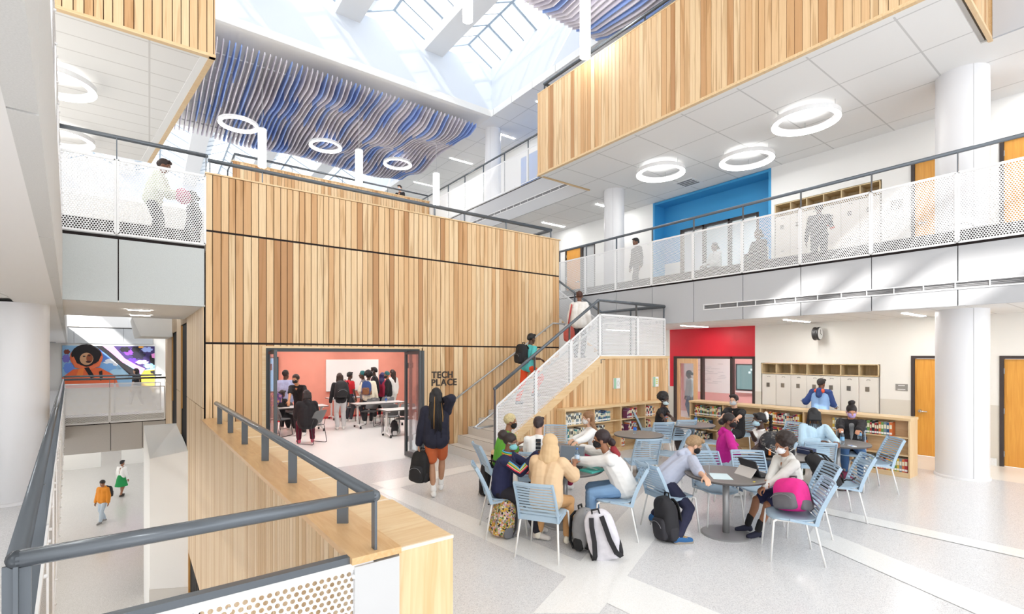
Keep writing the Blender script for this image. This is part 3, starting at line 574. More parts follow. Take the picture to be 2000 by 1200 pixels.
def glazed(name, label, a, ys, z0, h, room, lbl):
    t = tag(thing(name, label, 'window', (a, 0, z0)), kind='structure'); mb = MB(); f = .07
    for y in ys: mb.box(-.01, .13, y-f/2, y+f/2, 0, h)
    mb.box(-.01, .13, ys[0], ys[-1], h-f, h); mb.box(-.01, .13, ys[0], ys[-2], 0, .06); mb.build('frame', DARKF, t)
    for y0, y1 in zip(ys, ys[1:-1]):
        mb = MB(); mb.box(.05, .062, y0+f/2, y1-f/2, .06, h-f); mb.build('pane', GLASS, t)
    # the room behind
    mb = MB(); y0, y1 = ys[0]-.12, ys[-1]+2.3; x = a+.3; D = 3.2
    mb.box(x+D, x+D+.1, y0, y1, z0, z0+3); mb.box(x, x+D, y0-.1, y0, z0, z0+3); mb.box(x, x+D, y1, y1+.1, z0, z0+3); st(mb.build('wall_inner', room), lbl + ' room walls', 'wall')
    mb = MB(); mb.box(x-.14, x+D, y0, y1, z0+3, z0+3.05); st(mb.build('ceiling', TILES), lbl + ' room ceiling', 'ceiling')
    mb = MB(); mb.box(x-.24, x+D, y0, y1, z0-.05, z0-.001); st(mb.build('floor', M('#e8e4de', .4)), lbl + ' room floor', 'floor')
    for yy in (ys[0]+.2, ys[-1]-.6):  # lamps added to brighten the rooms behind the glass
        q = thing('added_ceiling_light', 'added ceiling light brightening the %s room' % lbl, 'light', (x+1.4, yy, z0+3.0), 0, lbl+' room added fill lights'); mb = MB(); mb.box(-.3, .3, -.6, .6, -.03, 0); mb.build('housing', WMETAL, q); mb = MB(); mb.box(-.27, .27, -.57, .57, -.036, -.028); mb.build('diffuser', LEDP, q)
    return t
glazed('window_14', 'dark framed glazing of the classroom under the red wall', 13.55, [6.87, 7.52, 8.47, 9.42], 0, 2.17, M('#eeb9b6', .8), 'pink')
glazed('window_15', 'dark framed glazing in the blue recess on the balcony', 14.1, [7.03, 7.9, 8.75, 9.55], L2, 2.23, M('#e9eef3', .8), 'balcony')
t = thing('classroom_door', 'light wood glazed door standing open under the red wall', 'door', (13.6, 9.35, 0), R(-14)); mb = MB(); mb.box(-.02, .025, -.86, -.72, 0, 2.1); mb.box(-.02, .025, -.12, 0, 0, 2.1); mb.box(-.02, .025, -.72, -.12, 1.95, 2.1); mb.box(-.02, .025, -.72, -.12, 0, .25); mb.build('leaf', wood_plain('door_light', '#e6bd92', '#dca977', (20, 20, 1.2)), t); mb = MB(); mb.box(-.003, .004, -.72, -.12, .25, 1.95); mb.build('pane', GLASS, t)
t = thing('whiteboard', 'whiteboard with faint writing behind the classroom glass', 'whiteboard', (17.045, 10.3, .8)); mb = MB(); mb.box(-.02, 0, -.8, 1.1, 0, 1.27); mb.build('board', M('#f4f5f5', .3), t); mb = MB()
for i in range(26): z = .35+.06*(i % 13); y = rnd.uniform(-.7, .5); mb.box(-.023, -.02, y, y+rnd.uniform(.15, .5), z, z+.012)
mb.build('writing', M('#c3ccd2', .6), t)
t = thing('wall_screen', 'large display screen on the pink classroom wall', 'screen', (16.965, 8.62, .94)); mb = MB(); mb.box(0, .08, -.75, .64, 0, .95); mb.build('bezel', M('#4a4f52', .4), t); mb = MB(); mb.box(-.006, 0, -.71, .58, .06, .91); mb.build('panel', emis('screen_green', (.30, .46, .46, 1), .45, .04), t); mb = MB(); mb.box(-.03, 0, -.78, .62, -.07, -.01); mb.build('pen_tray', WMETAL, t)
mb = MB(); 
for k in range(5): mb.box(-.009, -.006, -.2+.14*k*.5, -.12+.14*k*.5, .62+.1*(k % 2), .69+.1*(k % 2))
mb.build('icons', emis('screen_icons', (.8, .9, .92, 1), .8, .1), t)
LKM = M('#e6e1d9', .5)
def lockers(ys, z0, top, label, first):
    n = len(ys)-1
    for i in range(n):
        y0, y1 = ys[i], ys[i+1]; w = y1-y0; o = ['nearest the pillar', 'second from the pillar', 'third from the pillar', 'fourth from the pillar', 'fifth from the pillar', 'sixth from the pillar', 'seventh from the pillar'][i]
        t = thing('locker', 'pale two tier steel locker %s, %s' % (label, o), 'locker', (13.52, (y0+y1)/2, z0), 0, 'lockers ' + label)
        mb = MB(); mb.box(.02, .45, -w/2, w/2, 0, top); mb.build('body', LKM, t)
        for za, zb in ((.1, top/2), (top/2+.015, top-.015)):
            mb = MB(); mb.box(0, .022, -w/2+.012, w/2-.012, za, zb); d = mb.build('door', LKM, t)
            mb = MB(); zc = za+(zb-za)*.66; mb.prism([(-.012, .06), (0, .06), (0, -.02), (-.012, -.02)], zc-.05, zc+.06); mb.build('latch', M('#8d8983', .3, .7), d)
            mb = MB(); mb.tube([(-.003, -.04, zb-.06), (-.006, -.02, zb-.045), (-.006, .02, zb-.045), (-.003, .04, zb-.06)], .006, 6); mb.build('pull', M('#9b968f', .4, .5), d)
def cubby(ys, z0, z1, label):
    t = thing('cubby_shelf', label, 'cubby', (13.52, (ys[0]+ys[-1])/2, z0)); c = (ys[0]+ys[-1])/2; h = z1-z0; mb = MB(); mb.box(.40, .42, ys[0]-c, ys[-1]-c, 0, h); mb.build('back', OAKIN, t)
    mb = MB(); mb.box(0, .42, ys[0]-c, ys[-1]-c, 0, .022); mb.box(0, .42, ys[0]-c, ys[-1]-c, h-.022, h); mb.build('case', OAKIN, t)
    for y in ys: mb = MB(); mb.box(0, .4, y-c-.011, y-c+.011, .022, h-.022); mb.build('divider', OAKIN, t)
ysl = [3.96+.381*i for i in range(8)]; lockers(ysl, 0, 1.69, 'behind the long bookcase', 0); cubby(ysl, 1.70, 1.99, 'oak cubby row above the lockers behind the long bookcase')
ysl = [3.93+.39*i for i in range(7)]; lockers(ysl, L2, 1.8, 'on the balcony', 1); cubby(ysl, L2+1.81, L2+2.13, 'oak cubby row above the balcony lockers')
t = thing('wall_clock', 'black double sided round clock on a wall bracket', 'clock', (13.28, 5.15, 2.74)); mb = MB(); mb.lathe([(0, -.07), (.155, -.07), (.165, -.06), (.165, -.03), (.155, -.02), (.155, .02), (.165, .03), (.165, .06), (.155, .07), (0, .07)], (0, 0, 0), 28); o = mb.build('case', M('#2c2b2c', .4), t); o.rotation_euler = (R(90), 0, 0)
mb = MB(); mb.disc((0, 0, .0725), .148, 28); o = mb.build('dial', M('#f2f2f0', .5), t); o.rotation_euler = (R(90), 0, 0)
mb = MB(); mb.bar((0, -.075, 0), (.0, -.075, .1), .012, .004, up=(0, 1, 0)); mb.bar((0, -.075, 0), (.07, -.075, -.03), .012, .004, up=(0, 1, 0)); mb.build('hands', BLACK, t); mb = MB(); mb.bar((.1, 0, 0), (.27, 0, 0), .05, .12); mb.build('bracket', M('#2c2b2c', .4), t)
t = thing('room_sign', 'small grey room sign between the lockers and the orange door', 'sign', (13.55, 3.53, 1.48)); mb = MB(); mb.box(-.012, 0, -.11, .11, -.075, .075); mb.build('plate', M('#908d89', .5), t); mb = MB(); mb.box(-.014, -.012, -.06, .06, .035, .05); mb.box(-.014, -.012, -.07, .07, -.05, -.035); mb.build('lettering', WMETAL, t)
t = thing('room_sign', 'small room sign on the wall by the balcony door', 'sign', (13.55, 3.62, L2+1.5)); mb = MB(); mb.box(-.012, 0, -.11, .11, -.1, .1); mb.build('plate', M('#a5a29e', .5), t)
for px, py, lb, col in ((1203, 749, 'mint and white plaque nearer the stair on the timber side', '#9dc9ad'), (1279, 746, 'mint and white plaque nearer the corner of the timber side', '#9dc9ad')):
    p = onb(px, py, 7.74); t = thing('wall_plaque', lb, 'plaque', (p.x, 7.735, p.z)); mb = MB(); mb.box(-.105, .105, -.03, 0, -.125, .125); mb.build('board', WMETAL, t); mb = MB(); mb.box(-.105, -.03, -.034, -.03, -.125, .125); mb.build('green_strip', M(col, .6), t)
    mb = MB()
    if px == 1203: mb.tube([(.035+.035*math.cos(q/8*math.pi), -.033, .06*math.sin(q/8*math.pi)) for q in range(16)], .003, 5, closed=True)
    else:
        for k in range(3): mb.box(0, .07, -.034, -.03, .05-.05*k, .075-.05*k)
    mb.build('print', M('#b9bf9a' if px == 1203 else '#d9dd5a', .6), t)
# lettering on the timber front
t = thing('wall_lettering', 'dark raised letters reading TECH PLACE beside the folding glass doors', 'sign', (5.035, 9.755, 1.52))
fc = bpy.data.curves.new('letter', 'FONT'); fc.size = .207; fc.extrude = .012; fc.offset = .0045
for row, word in ((.172, 'TECH'), (0, 'PLACE')):
    x = 0.
    for ch in word:
        fc.body = ch; o = bpy.data.objects.new('letter', fc); C.objects.link(o); bpy.context.view_layer.update()
        dg = bpy.context.evaluated_depsgraph_get(); me = bpy.data.meshes.new_from_object(o.evaluated_get(dg)); bpy.data.objects.remove(o)
        w = max(v.co.x for v in me.vertices)-min(v.co.x for v in me.vertices); mn = min(v.co.x for v in me.vertices)
        o = bpy.data.objects.new('letter', me); C.objects.link(o); o.parent = t; o.location = (x-mn, 0, row); o.rotation_euler = (R(90), 0, 0); me.materials.clear(); me.materials.append(M('#3a322d', .5)); x += w+.018
# folding glass doors
def leaf(a, y0, y1, label, rz=0):
    t = thing('folding_door', label, 'door', (a, (y0+y1)/2, .02)); w = (y1-y0)/2; f = .055; mb = MB(); DG = M('#55595c', .45, .3)
    for s in (-1, 1): mb.box(-.025, .025, min(s*w, s*(w-f)), max(s*w, s*(w-f)), 0, 2.28)
    mb.box(-.025, .025, -w+f, w-f, 0, .1); mb.box(-.025, .025, -w+f, w-f, 2.2, 2.28); mb.build('frame', DG, t); mb = MB(); mb.box(-.006, .006, -w+f, w-f, .1, 2.2); mb.build('pane', GLASS, t); t.rotation_euler.z = rz
    for z in (.3, 1.9): mb = MB(); mb.box(.026, .05, w-.06, w-.02, z, z+.12); mb.build('hinge', BLACK, t)
leaf(4.50, 9.25, 9.90, 'outer dark framed glass leaf of the folding doors', R(4)); leaf(4.64, 9.36, 10.02, 'dark framed glass leaf folded against the lettered wall'); leaf(1.80, 9.45, 10.1, 'folded dark framed glass leaf at the bench end of the opening')
mb = MB(); mb.box(1.69, 4.745, 9.76, 9.84, 2.27, 2.335); mb.box(1.69, 1.74, 9.76, 9.84, 0, 2.27); mb.box(4.7, 4.745, 9.76, 9.84, 0, 2.27); st(mb.build('door_frame', M('#3f4346', .45, .3)), 'dark metal frame of the folding glass doors', 'door frame')
# bench wall along the void
ce = lambda b: WLa(b)-.065; ci = lambda b: 1.134-.023*(b-2.57)
t = thing('bench_ledge', 'long maple cap board on the low wall beside the void', 'cap board', (0, 0, 0)); 
for b0, b1 in ((2.56, 5.9), (5.905, 9.7)):
    mb = MB(); mb.hexa([(ce(b0), b0, 1.09), (ci(b0), b0, 1.09), (ci(b1), b1, 1.09), (ce(b1), b1, 1.09), (ce(b0), b0, 1.127), (ci(b0), b0, 1.127), (ci(b1), b1, 1.127), (ce(b1), b1, 1.127)]); mb.build('board', wood_plain('maple_cap', '#e2bd8d', '#d3a671', (22, 2.5, 22), .3), t)
mb = MB(); mb.hexa([(WLa(2.62)+.04, 2.62, -.5), (ci(2.62)-.01, 2.62, -.5), (ci(9.7)-.01, 9.7, -.5), (WLa(9.7)+.04, 9.7, -.5), (WLa(2.62)+.04, 2.62, 1.085), (ci(2.62)-.01, 2.62, 1.085), (ci(9.7)-.01, 9.7, 1.085), (WLa(9.7)+.04, 9.7, 1.085)])
st(mb.build('wall_low', M('#5a4634', .8)), 'low wall under the maple cap', 'wall')
mb = MB(); mb.box(ce(2.56)+.02, ci(2.56)-.005, 2.575, 2.615, 0, 1.07); st(mb.build('trim_2', M('#cfcfd0', .4)), 'white metal end panel of the low wall', 'end panel')
for i in range(7):
    b0 = 2.6+.945*i; b1 = b0+.94; a0 = ci(b0)+.004; t = thing('storage_bench', 'maple storage unit of the low wall, ' + ['at the open end', 'second from the open end', 'third from the open end', 'fourth from the open end', 'fifth from the open end', 'sixth from the open end', 'against the timber front'][i], 'storage unit', (a0, b0, 0), 0, 'maple storage units')
    mb = MB(); mb.box(0, .35, 0, .94, 0, 1.084); mb.build('carcass', MAPLEV, t); mb = MB(); mb.box(0, .35, .012, .928, 1.085, 1.10); mb.build('lid', MAPLE, t); mb = MB(); mb.box(0, .352, -.004, .012, 1.084, 1.103); mb.build('edge_band', M('#f6e6d0', .5), t)
# ---------------------------------------------------------------- lights
def ring(px, py, z, label, p=None, drop=.3):
    p = p or at(px, py, z); t = thing('ring_light', label, 'light', p, 0, 'ring lights'); k = 48; mb = MB()
    mb.lathe([(.52, .0), (.63, .0), (.63, .10), (.52, .10), (.52, .0)], n=k, sm=False); mb.build('housing', WMETAL, t)
    mb = MB(); mb.lathe([(.525, -.004), (.625, -.004)], n=k, sm=False); mb.lathe([(.519, .0), (.519, .03)], n=k, sm=False); mb.build('diffuser', LED, t)
    for a in (.4, 2.5, 4.6): mb = MB(); mb.cyl((.575*math.cos(a), .575*math.sin(a), .1), (.575*math.cos(a), .575*math.sin(a), drop), .004, 5); mb.build('cable', BRUSH, t)
ring(1290, 340, 7.05, 'ring light under the platform nearest its open end', drop=.24); ring(1458, 315, 7.05, 'ring light under the platform beside the blue recess', drop=.24); ring(1573, 240, 7.05, 'largest looking ring light under the platform', drop=.24)
ring(100, 165, 7.05, 'ring light cut off by the balcony edge, under the planks', drop=.24); ring(114, 272, 7.05, 'second ring light under the planks, behind the panels', drop=.24)
ring(0, 0, 0, 'ring light under the wavy baffles above the perforated bridge', Vector((2.5, 19.34, 10.24)), 1.2); ring(0, 0, 0, 'ring light under the wavy baffles between two pendants', Vector((5.75, 20.41, 10.69)), .8); ring(0, 0, 0, 'ring light under the wavy baffles nearest the third level balcony', Vector((9.0, 20.73, 10.83)), .7)
def pendant(x, y, z0, h, ztop, label):
    t = thing('pendant_light', label, 'light', (x, y, z0), 0, 'tube pendants'); mb = MB(); mb.lathe([(0, .03), (.11, .03), (.125, 0), (.125, h)], n=20); mb.build('tube', LED, t)
    mb = MB(); mb.lathe([(.125, h), (.13, h), (.13, h+.04), (0, h+.05)], n=20); mb.build('cap', WMETAL, t); mb = MB(); mb.lathe([(.126, .0), (.13, -.005), (.13, .02), (.126, .02)], n=20); mb.build('rim', WMETAL, t); mb = MB(); mb.cyl((0, 0, h), (0, 0, ztop-z0), .008, 6); mb.build('cord', M('#c8c8ca', .5), t)
pendant(2.95, 17.6, 8.36, 1.2, 11.72, 'white tube pendant hanging over the perforated bridge end'); pendant(6.04, 17.3, 8.4, 1.15, 11.72, 'white tube pendant in the middle over the terrace'); pendant(9.45, 17.89, 8.4, 1.25, 11.72, 'white tube pendant before the third level balcony')
pendant(8.42, 8.35, 9.40, 1.5, 11.7, 'white tube pendant close to the timber platform rail'); pendant(6.49, 10.6, 10.72, 1.0, 13.3, 'white tube pendant under a skylight beam')
def strip(x, y, z, ln, axis, label, grp):
    t = thing('linear_light', label, 'light', (x, y, z), 0, grp); mb = MB(); h = ln/2
    b = (lambda m, w, z0, z1: m.box(-h if axis == 'x' else -w, h if axis == 'x' else w, -w if axis == 'x' else -h, w if axis == 'x' else h, z0, z1))
    b(mb, .06, -.015, .0); mb.build('housing', WMETAL, t); mb = MB(); b(mb, .05, -.02, -.012); mb.build('diffuser', LEDS, t)
for i, y in enumerate((0.2, 3.0, 5.2, 7.9, 10.6, 13.3, 17, 21)): strip(12.3, y, 3.03, 1.2, 'x', 'slim ceiling light under the second level balcony', 'slim lights under the second level')
for i, y in enumerate((-.5, 1.3, 11.4, 14.2, 17.5, 21)): strip(12.6, y, 7.3, 1.1, 'x', 'slim ceiling light over the second level balcony', 'slim lights over the second level')
for i, y in enumerate((11.5, 14, 17, 20.5, 24.5, 29)): strip(12.2, y, ROOF, 1.2, 'x', 'slim ceiling light over the third level balcony', 'slim lights over the third level')
for i, y in enumerate((1, 4.5, 8, 12, 17, 23)): strip(LLa(y)-1.7, y, 3.03, 1.2, 'y', 'slim ceiling light in the side corridor', 'slim lights in the side corridor')
for y in (11.1, 12.5): 
    for x in (-.35,): strip(x+.2, y, 3.03, .32, 'x', 'small flush light under the second level bridge', 'flush lights under the bridge')
for i, y in enumerate((4, 8, 12, 17, 23, 29)): strip(LLa(y)-1.6, y, -.5, 1.5, 'y', 'added unseen ceiling light brightening the lower corridor', 'added lights over the lower corridor')  # unseen strips added under the slab to brighten the lower level
for px, py, a in ((1345, 357, None),):
    p = at(px, py, 7.3); t = thing('air_diffuser', 'square ceiling air grille beside a ring light', 'vent', p); mb = MB(); mb.box(-.3, .3, -.3, .3, -.012, 0); mb.build('frame', WMETAL, t); mb = MB()
    for i in range(4): mb.box(-.24+.12*i, -.17+.12*i, -.24, .24, -.016, -.011)
    mb.build('slot', M('#77777a', .6), t)
# ---------------------------------------------------------------- wavy felt baffles
FG, FB, FG2 = M('#dcd7e0', .95), M('#93ade8', .95), M('#cdc8d6', .95)
def baffle(i, x, y0, y1, ztop, blue, lab, grp):
    mb = MB(); k = 9; v = []
    for j in range(k):
        y = y0+(y1-y0)*j/(k-1); h = .32+(.03+.11*min(1, i/45))*math.sin(y*1.25+i*.21)+.06*min(1, i/30)*math.sin(y*2.3-i*.27+1.)
        h *= min(1, .3+abs(y-YR[0])*1.2, .3+abs(YR[1]-y)*1.2)
        v += [(0, y-y0, -h), (0, y-y0, 0)]
    t2 = .012; n = len(v); vs = [(p[0]-t2, p[1], p[2]) for p in v]+[(p[0]+t2, p[1], p[2]) for p in v]; fs = []
    for j in range(k-1): a = 2*j; fs += [(a, a+1, a+3, a+2), (n+a, n+a+2, n+a+3, n+a+1), (a, a+2, n+a+2, n+a), (a+1, n+a+1, n+a+3, a+3)]
    fs += [(0, n, n+1, 1), (2*k-2, 2*k-1, n+2*k-1, n+2*k-2)]; mb.add(vs, fs)
    tag(mb.build('felt_baffle', blue, loc=(x, y0, ztop)), lab, 'ceiling baffle', grp)
for y0, y1, x0, x1, nm in ((16.35, 23.9, .8, 10.55, 'beyond the near skylight'), (5.2, 9.9, 7.3, 10.55, 'above the timber platform')):
    YR = (y0, y1); n = round((x1-x0)/.155); segs = max(2, round((y1-y0)/1.9)); L_ = (y1-y0)/segs
    for i in range(n):
        bl = [rnd.random() < .26 for _ in range(segs)]
        for s in range(segs):
            b = bl[s]; baffle(i, x0+i*.155, y0+s*L_, y0+(s+1)*L_-.02, ROOF-.28, FB if b else (FG if (i+s) % 3 else FG2), ('blue' if b else 'pale lilac grey')+' wavy felt baffle hanging in the raft '+nm, ('blue' if b else 'grey')+' felt baffles '+nm)
    mb = MB()
    for s in range(1, segs*2): y = y0+s*L_/2; mb.box(x0-.2, x1, y-.02, y+.02, ROOF-.28, ROOF-.24)
    for s in range(3): 
        for x in (x0+.5, x1-.6): mb.cyl((x, y0+.6+s*(y1-y0-1.2)/2, ROOF-.25), (x, y0+.6+s*(y1-y0-1.2)/2, ROOF), .006, 5)
    tag(mb.build('baffle_rail', WMETAL), 'white rails carrying the felt baffles ' + nm, 'rail')
# ---------------------------------------------------------------- painted mural (generic space traveller)
X0, X1, ZB, ZT = -4.45, .29, .02, 2.83
t = thing('wall_mural', 'bright painted mural of an orange suited space traveller among blue and violet strokes', 'mural', (X0, 41.95, ZB)); mb = MB(); cols = []
def mp(pts, col):
    col = M(col, .7)
    if col not in cols: cols.append(col)
    mp.k += 1; mb.add([((x-92)/711*(X1-X0), -.04-.0015*mp.k, (1-(y-303)/325)*(ZT-ZB)) for x, y in pts], [tuple(reversed(range(len(pts))))], cols.index(col))
mp.k = 0
cols.append(M('#8fb9dc', .7)); mb.box(0, X1-X0, -.04, 0, 0, ZT-ZB)
def blob(cx, cy_, rx, ry, col, n=20, j=0., a0=0, a1=360): mp([(cx+rx*math.cos(R(a0+(a1-a0)*i/n))*(1+j*math.sin(i*2.7)), cy_+ry*math.sin(R(a0+(a1-a0)*i/n))*(1+j*math.cos(i*1.9))) for i in range(n)], col)
for a in ((120, 400, 28, 30, '#7a6fc4'), (140, 470, 40, 40, '#6b8fe0'), (400, 380, 60, 50, '#5d86d6'), (460, 430, 60, 30, '#e8ecf5'), (420, 470, 70, 34, '#7fb0e6'), (520, 520, 90, 40, '#a9d0ea'), (390, 330, 30, 20, '#3d5fb0'), (125, 350, 22, 18, '#7d3b2e')): blob(*a, j=.15)
mp([(470, 303), (803, 303), (803, 470), (720, 490), (560, 400)], '#3b2a63')
for a in ((600, 350, 50, 25, '#7d3fc0'), (650, 330, 40, 22, '#15131c'), (670, 375, 55, 30, '#1d1830'), (740, 330, 45, 20, '#9fb0e8'), (620, 420, 40, 22, '#5a2fa8'), (700, 430, 50, 16, '#c9b8ea'), (560, 330, 40, 20, '#17141d'), (690, 310, 22, 8, '#e8a040'), (760, 460, 45, 20, '#8fc4ea')): blob(*a, j=.22)
mp([(330, 303), (400, 303), (540, 430), (640, 490), (690, 530), (600, 530), (500, 440), (420, 370)], '#16131a'); mp([(385, 303), (470, 303), (560, 400), (650, 450), (725, 482), (690, 527), (640, 480), (540, 430), (440, 345)], '#dd8fd2'); mp([(760, 380), (803, 360), (803, 455), (765, 430)], '#17141c'); mp([(775, 365), (803, 358), (803, 400), (780, 395)], '#e48ccf')
mp([(690, 528), (720, 495), (803, 490), (803, 628), (620, 628)], '#f2c83a'); mp([(765, 500), (803, 495), (803, 528), (770, 520)], '#16131a')
mp([(92, 540), (170, 480), (370, 470), (480, 530), (520, 628), (92, 628)], '#e2673a'); blob(268, 390, 122, 92, '#d9683f'); blob(268, 372, 112, 80, '#1a1216'); blob(268, 400, 70, 62, '#1b1216'); blob(268, 402, 50, 46, '#c99872'); blob(290, 398, 24, 34, '#8f4a2c'); blob(250, 383, 11, 5, '#241a18'); blob(288, 378, 11, 5, '#241a18'); blob(282, 424, 20, 8, '#3a1d1a')
mp([(160, 390), (175, 385), (200, 440), (270, 465), (350, 440), (375, 380), (392, 385), (365, 460), (270, 490), (180, 465)], '#e8744a'); mp([(250, 470), (285, 465), (330, 540), (300, 550)], '#1a1216'); mp([(210, 480), (250, 470), (240, 530), (190, 540)], '#f0803c'); mp([(360, 500), (385, 490), (390, 560), (370, 570)], '#2a1a18')
mb.build('painted_panel', cols, t)
# ================================================================ furniture and things on the floor
img = lambda d: R(d)-YAW-R(90)         # turn so that +Y of a thing points to direction d in the picture's plan: 0 right, 90 away, 180 left, 270 to the camera
CHB, CHW = M('#abc2d5', .5), M('#f3f2f0', .4)
def make_chair():
    t = thing('cafe_chair', 'x', 'chair')
    mb = MB(); nx, ny = 8, 9; vs = []; 
    def sz(u, v):  # seat surface
        return .455+.012*abs(u)**2 - .015*(1-abs(2*v-1)**2) + (.02 if v < .05 else 0)
    for j in range(ny+1):
        v = j/ny; y = -.21+.44*v; w = .225-.02*(1-v)-(.05*max(0, v-.85)/.15)
        for i in range(nx+1): u = -1+2*i/nx; vs.append((u*w, y-(.03*u*u if v > .8 else 0), sz(u, v)-(.02*max(0, v-.85)/.15)))
    n = len(vs); vs += [(x, y, z-.014) for x, y, z in vs]; W_ = nx+1; fs = []
    for j in range(ny):
        for i in range(nx): a = j*W_+i; fs += [(a, a+1, a+W_+1, a+W_), (n+a, n+a+W_, n+a+W_+1, n+a+1)]
    for i in range(nx): fs += [(i, n+i, n+i+1, i+1), (ny*W_+i, ny*W_+i+1, n+ny*W_+i+1, n+ny*W_+i)]
    for j in range(ny): a = j*W_; b = a+nx; fs += [(a, a+W_, n+a+W_, n+a), (b, n+b, n+b+W_, b+W_)]
    mb.add(vs, fs, 0, True); mb.build('seat', CHB, t)
    mb = MB(); bk = lambda s, u: Vector((u*(.225-.012*s), -.20-.15*s-.03*s*s-.03*(1-u*u)*s, .462+.385*s-.05*math.exp(-s*9)))   # back surface, s up, u across
    for u in (-1, 1): 
        P = [bk(s/8, u) for s in range(9)]
        for a, b in zip(P, P[1:]): mb.bar(a, b+(b-a)*.08, .016, .04, up=(0, 1, .3))
        mb.bar((u*.225, .05, .452), P[0]+Vector((0, -.01, .005)), .022, .024)
    for k in range(11):
        s = .12+.88*k/10; r = (.012, .03) if k == 10 else (.010, .019)
        P = [bk(s, -1+i/3) for i in range(7)]
        for a, b in zip(P, P[1:]): mb.bar(a, b, r[0], r[1])
    P = [bk(.03, -1+i/3) for i in range(7)]
    for a, b in zip(P, P[1:]): mb.bar(a, b, .014, .06)
    mb.build('backrest', CHB, t)
    mb = MB(); fr = [(-.2, .19, .432), (-.2, -.17, .432), (0, -.2, .428), (.2, -.17, .432), (.2, .19, .432)]; mb.tube(fr, .0105, 8); mb.tube([(-.2, .08, .432), (.2, .08, .432)], .009, 8); mb.build('frame', CHW, t)
    for sx, sy in ((-1, 1), (1, 1), (-1, -1), (1, -1)):
        mb = MB(); mb.tube([(sx*.2, .17 if sy > 0 else -.15, .434), (sx*.212, .20 if sy > 0 else -.19, .42), (sx*.25, .235 if sy > 0 else -.275, .0)], .0105, 8); mb.build('leg', CHW, t)
    return t
CH = make_chair(); CHU = [0]
def chair(px, py, d, label, z=.46, p=None):
    p = p or at(px, py, z); loc = (p.x, p.y, 0); g = 'pale blue cafe chairs'
    if not CHU[0]: CHU[0] = 1; CH.location = loc; CH.rotation_euler.z = img(d); CH['label'] = label; CH['group'] = g; return CH
    return dup(CH, loc, img(d), label, g)
TTOP, TEDGE, TCOL = M('#7b7673', .42, var=.03, scale=30.), M('#4e4a49', .5), M('#a8a8a9', .35, .4)
def table(p, r, label):
    t = thing('cafe_table', label, 'table', (p.x, p.y, 0), 0, 'round cafe tables'); mb = MB(); mb.lathe([(0, .74), (r-.006, .74), (r, .734)], n=48, sm=False); mb.lathe([(r, .734), (r, .716), (r-.01, .71), (0, .71)], n=48, m=1, sm=False); mb.build('tabletop', [TTOP, TEDGE], t)
    mb = MB(); mb.cyl((0, 0, .015), (0, 0, .71), .04, 20); mb.build('column', TCOL, t); mb = MB(); mb.lathe([(0, .022), (r*.58, .018), (r*.61, .008), (r*.61, 0)], n=40, sm=False); mb.build('base', TCOL, t)
PA, PB, PC, PD, PE, PF, PG = at(1103, 912, .74), at(1062, 872, .74), at(1418, 926, .74), at(1528, 888, .74), at(1636, 864, .74), at(1350, 829, .74), at(1247, 848, .74)
table(PA, .5, 'round grey cafe table with the laptop and teal book'); table(PB, .45, 'round grey cafe table between the green shirt and the long haired girl'); table(PC, .48, 'round grey cafe table with the tablet and worksheet'); table(PD, .47, 'round grey cafe table under the camouflage bag'); table(PE, .47, 'round grey cafe table with two clear water bottles'); table(PF, .48, 'round grey cafe table nearest the bookcase corner'); table(PG, .45, 'empty round grey cafe table with one blue capped bottle')
v = Vector; 
chair(0, 0, 67, 'pale blue slatted chair under the person in beige', p=v((3.55, 4.15, 0)))
chair(985, 965, 12, 'pale blue slatted chair of the girl in the rainbow sleeved top'); chair(1200, 970, 168, 'pale blue slatted chair behind the leaning girl in white and jeans')
chair(1310, 962, 22, 'pale blue slatted chair behind the boy leaning over the worksheet'); chair(0, 0, 163, 'pale blue slatted chair that holds the pink backpack', p=v((5.66, 2.47, 0)))
chair(1400, 952, 275, 'empty pale blue slatted chair on the far side of the worksheet table'); chair(1478, 949, 262, 'empty pale blue slatted chair behind the tablet')
chair(1560, 967, 172, 'pale blue slatted chair of the boy in the grey hoodie'); chair(976, 914, 20, 'pale blue slatted chair of the student in the green shirt'); chair(1047, 927, 84, 'pale blue slatted chair behind the striped white shirt')
chair(1085, 878, 265, 'pale blue slatted chair turned to face the room before the short bookcase'); chair(1248, 897, 100, 'empty pale blue slatted chair pushed under the empty round table')
chair(1280, 858, 100, 'empty pale blue slatted chair beyond the empty round table'); chair(1324, 852, 100, 'empty pale blue slatted chair before the table at the bookcase corner'); chair(1302, 884, 160, 'empty pale blue slatted chair turned sideways beside the empty table')
chair(1408, 912, 10, 'pale blue slatted chair of the girl in magenta'); chair(1392, 862, 160, 'pale blue slatted chair turned towards the corner table'); chair(1448, 848, 230, 'pale blue slatted chair of the student in the black shirt with red print')
chair(1270, 838, 350, 'pale blue slatted chair of the student before the short bookcase'); chair(1590, 905, 72, 'pale blue slatted chair of the girl in the light blue sweatshirt'); chair(1633, 943, 165, 'pale blue slatted chair with the black backpack lying on its seat')
chair(1700, 902, 172, 'empty pale blue slatted chair at the end of the long bookcase'); chair(1662, 884, 236, 'pale blue slatted chair under the student with the purple mask'); chair(1494, 910, 186, 'pale blue slatted chair of the girl with the white scrunchie'); chair(1528, 866, 200, 'pale blue slatted chair peeking out beyond the curly haired boy')
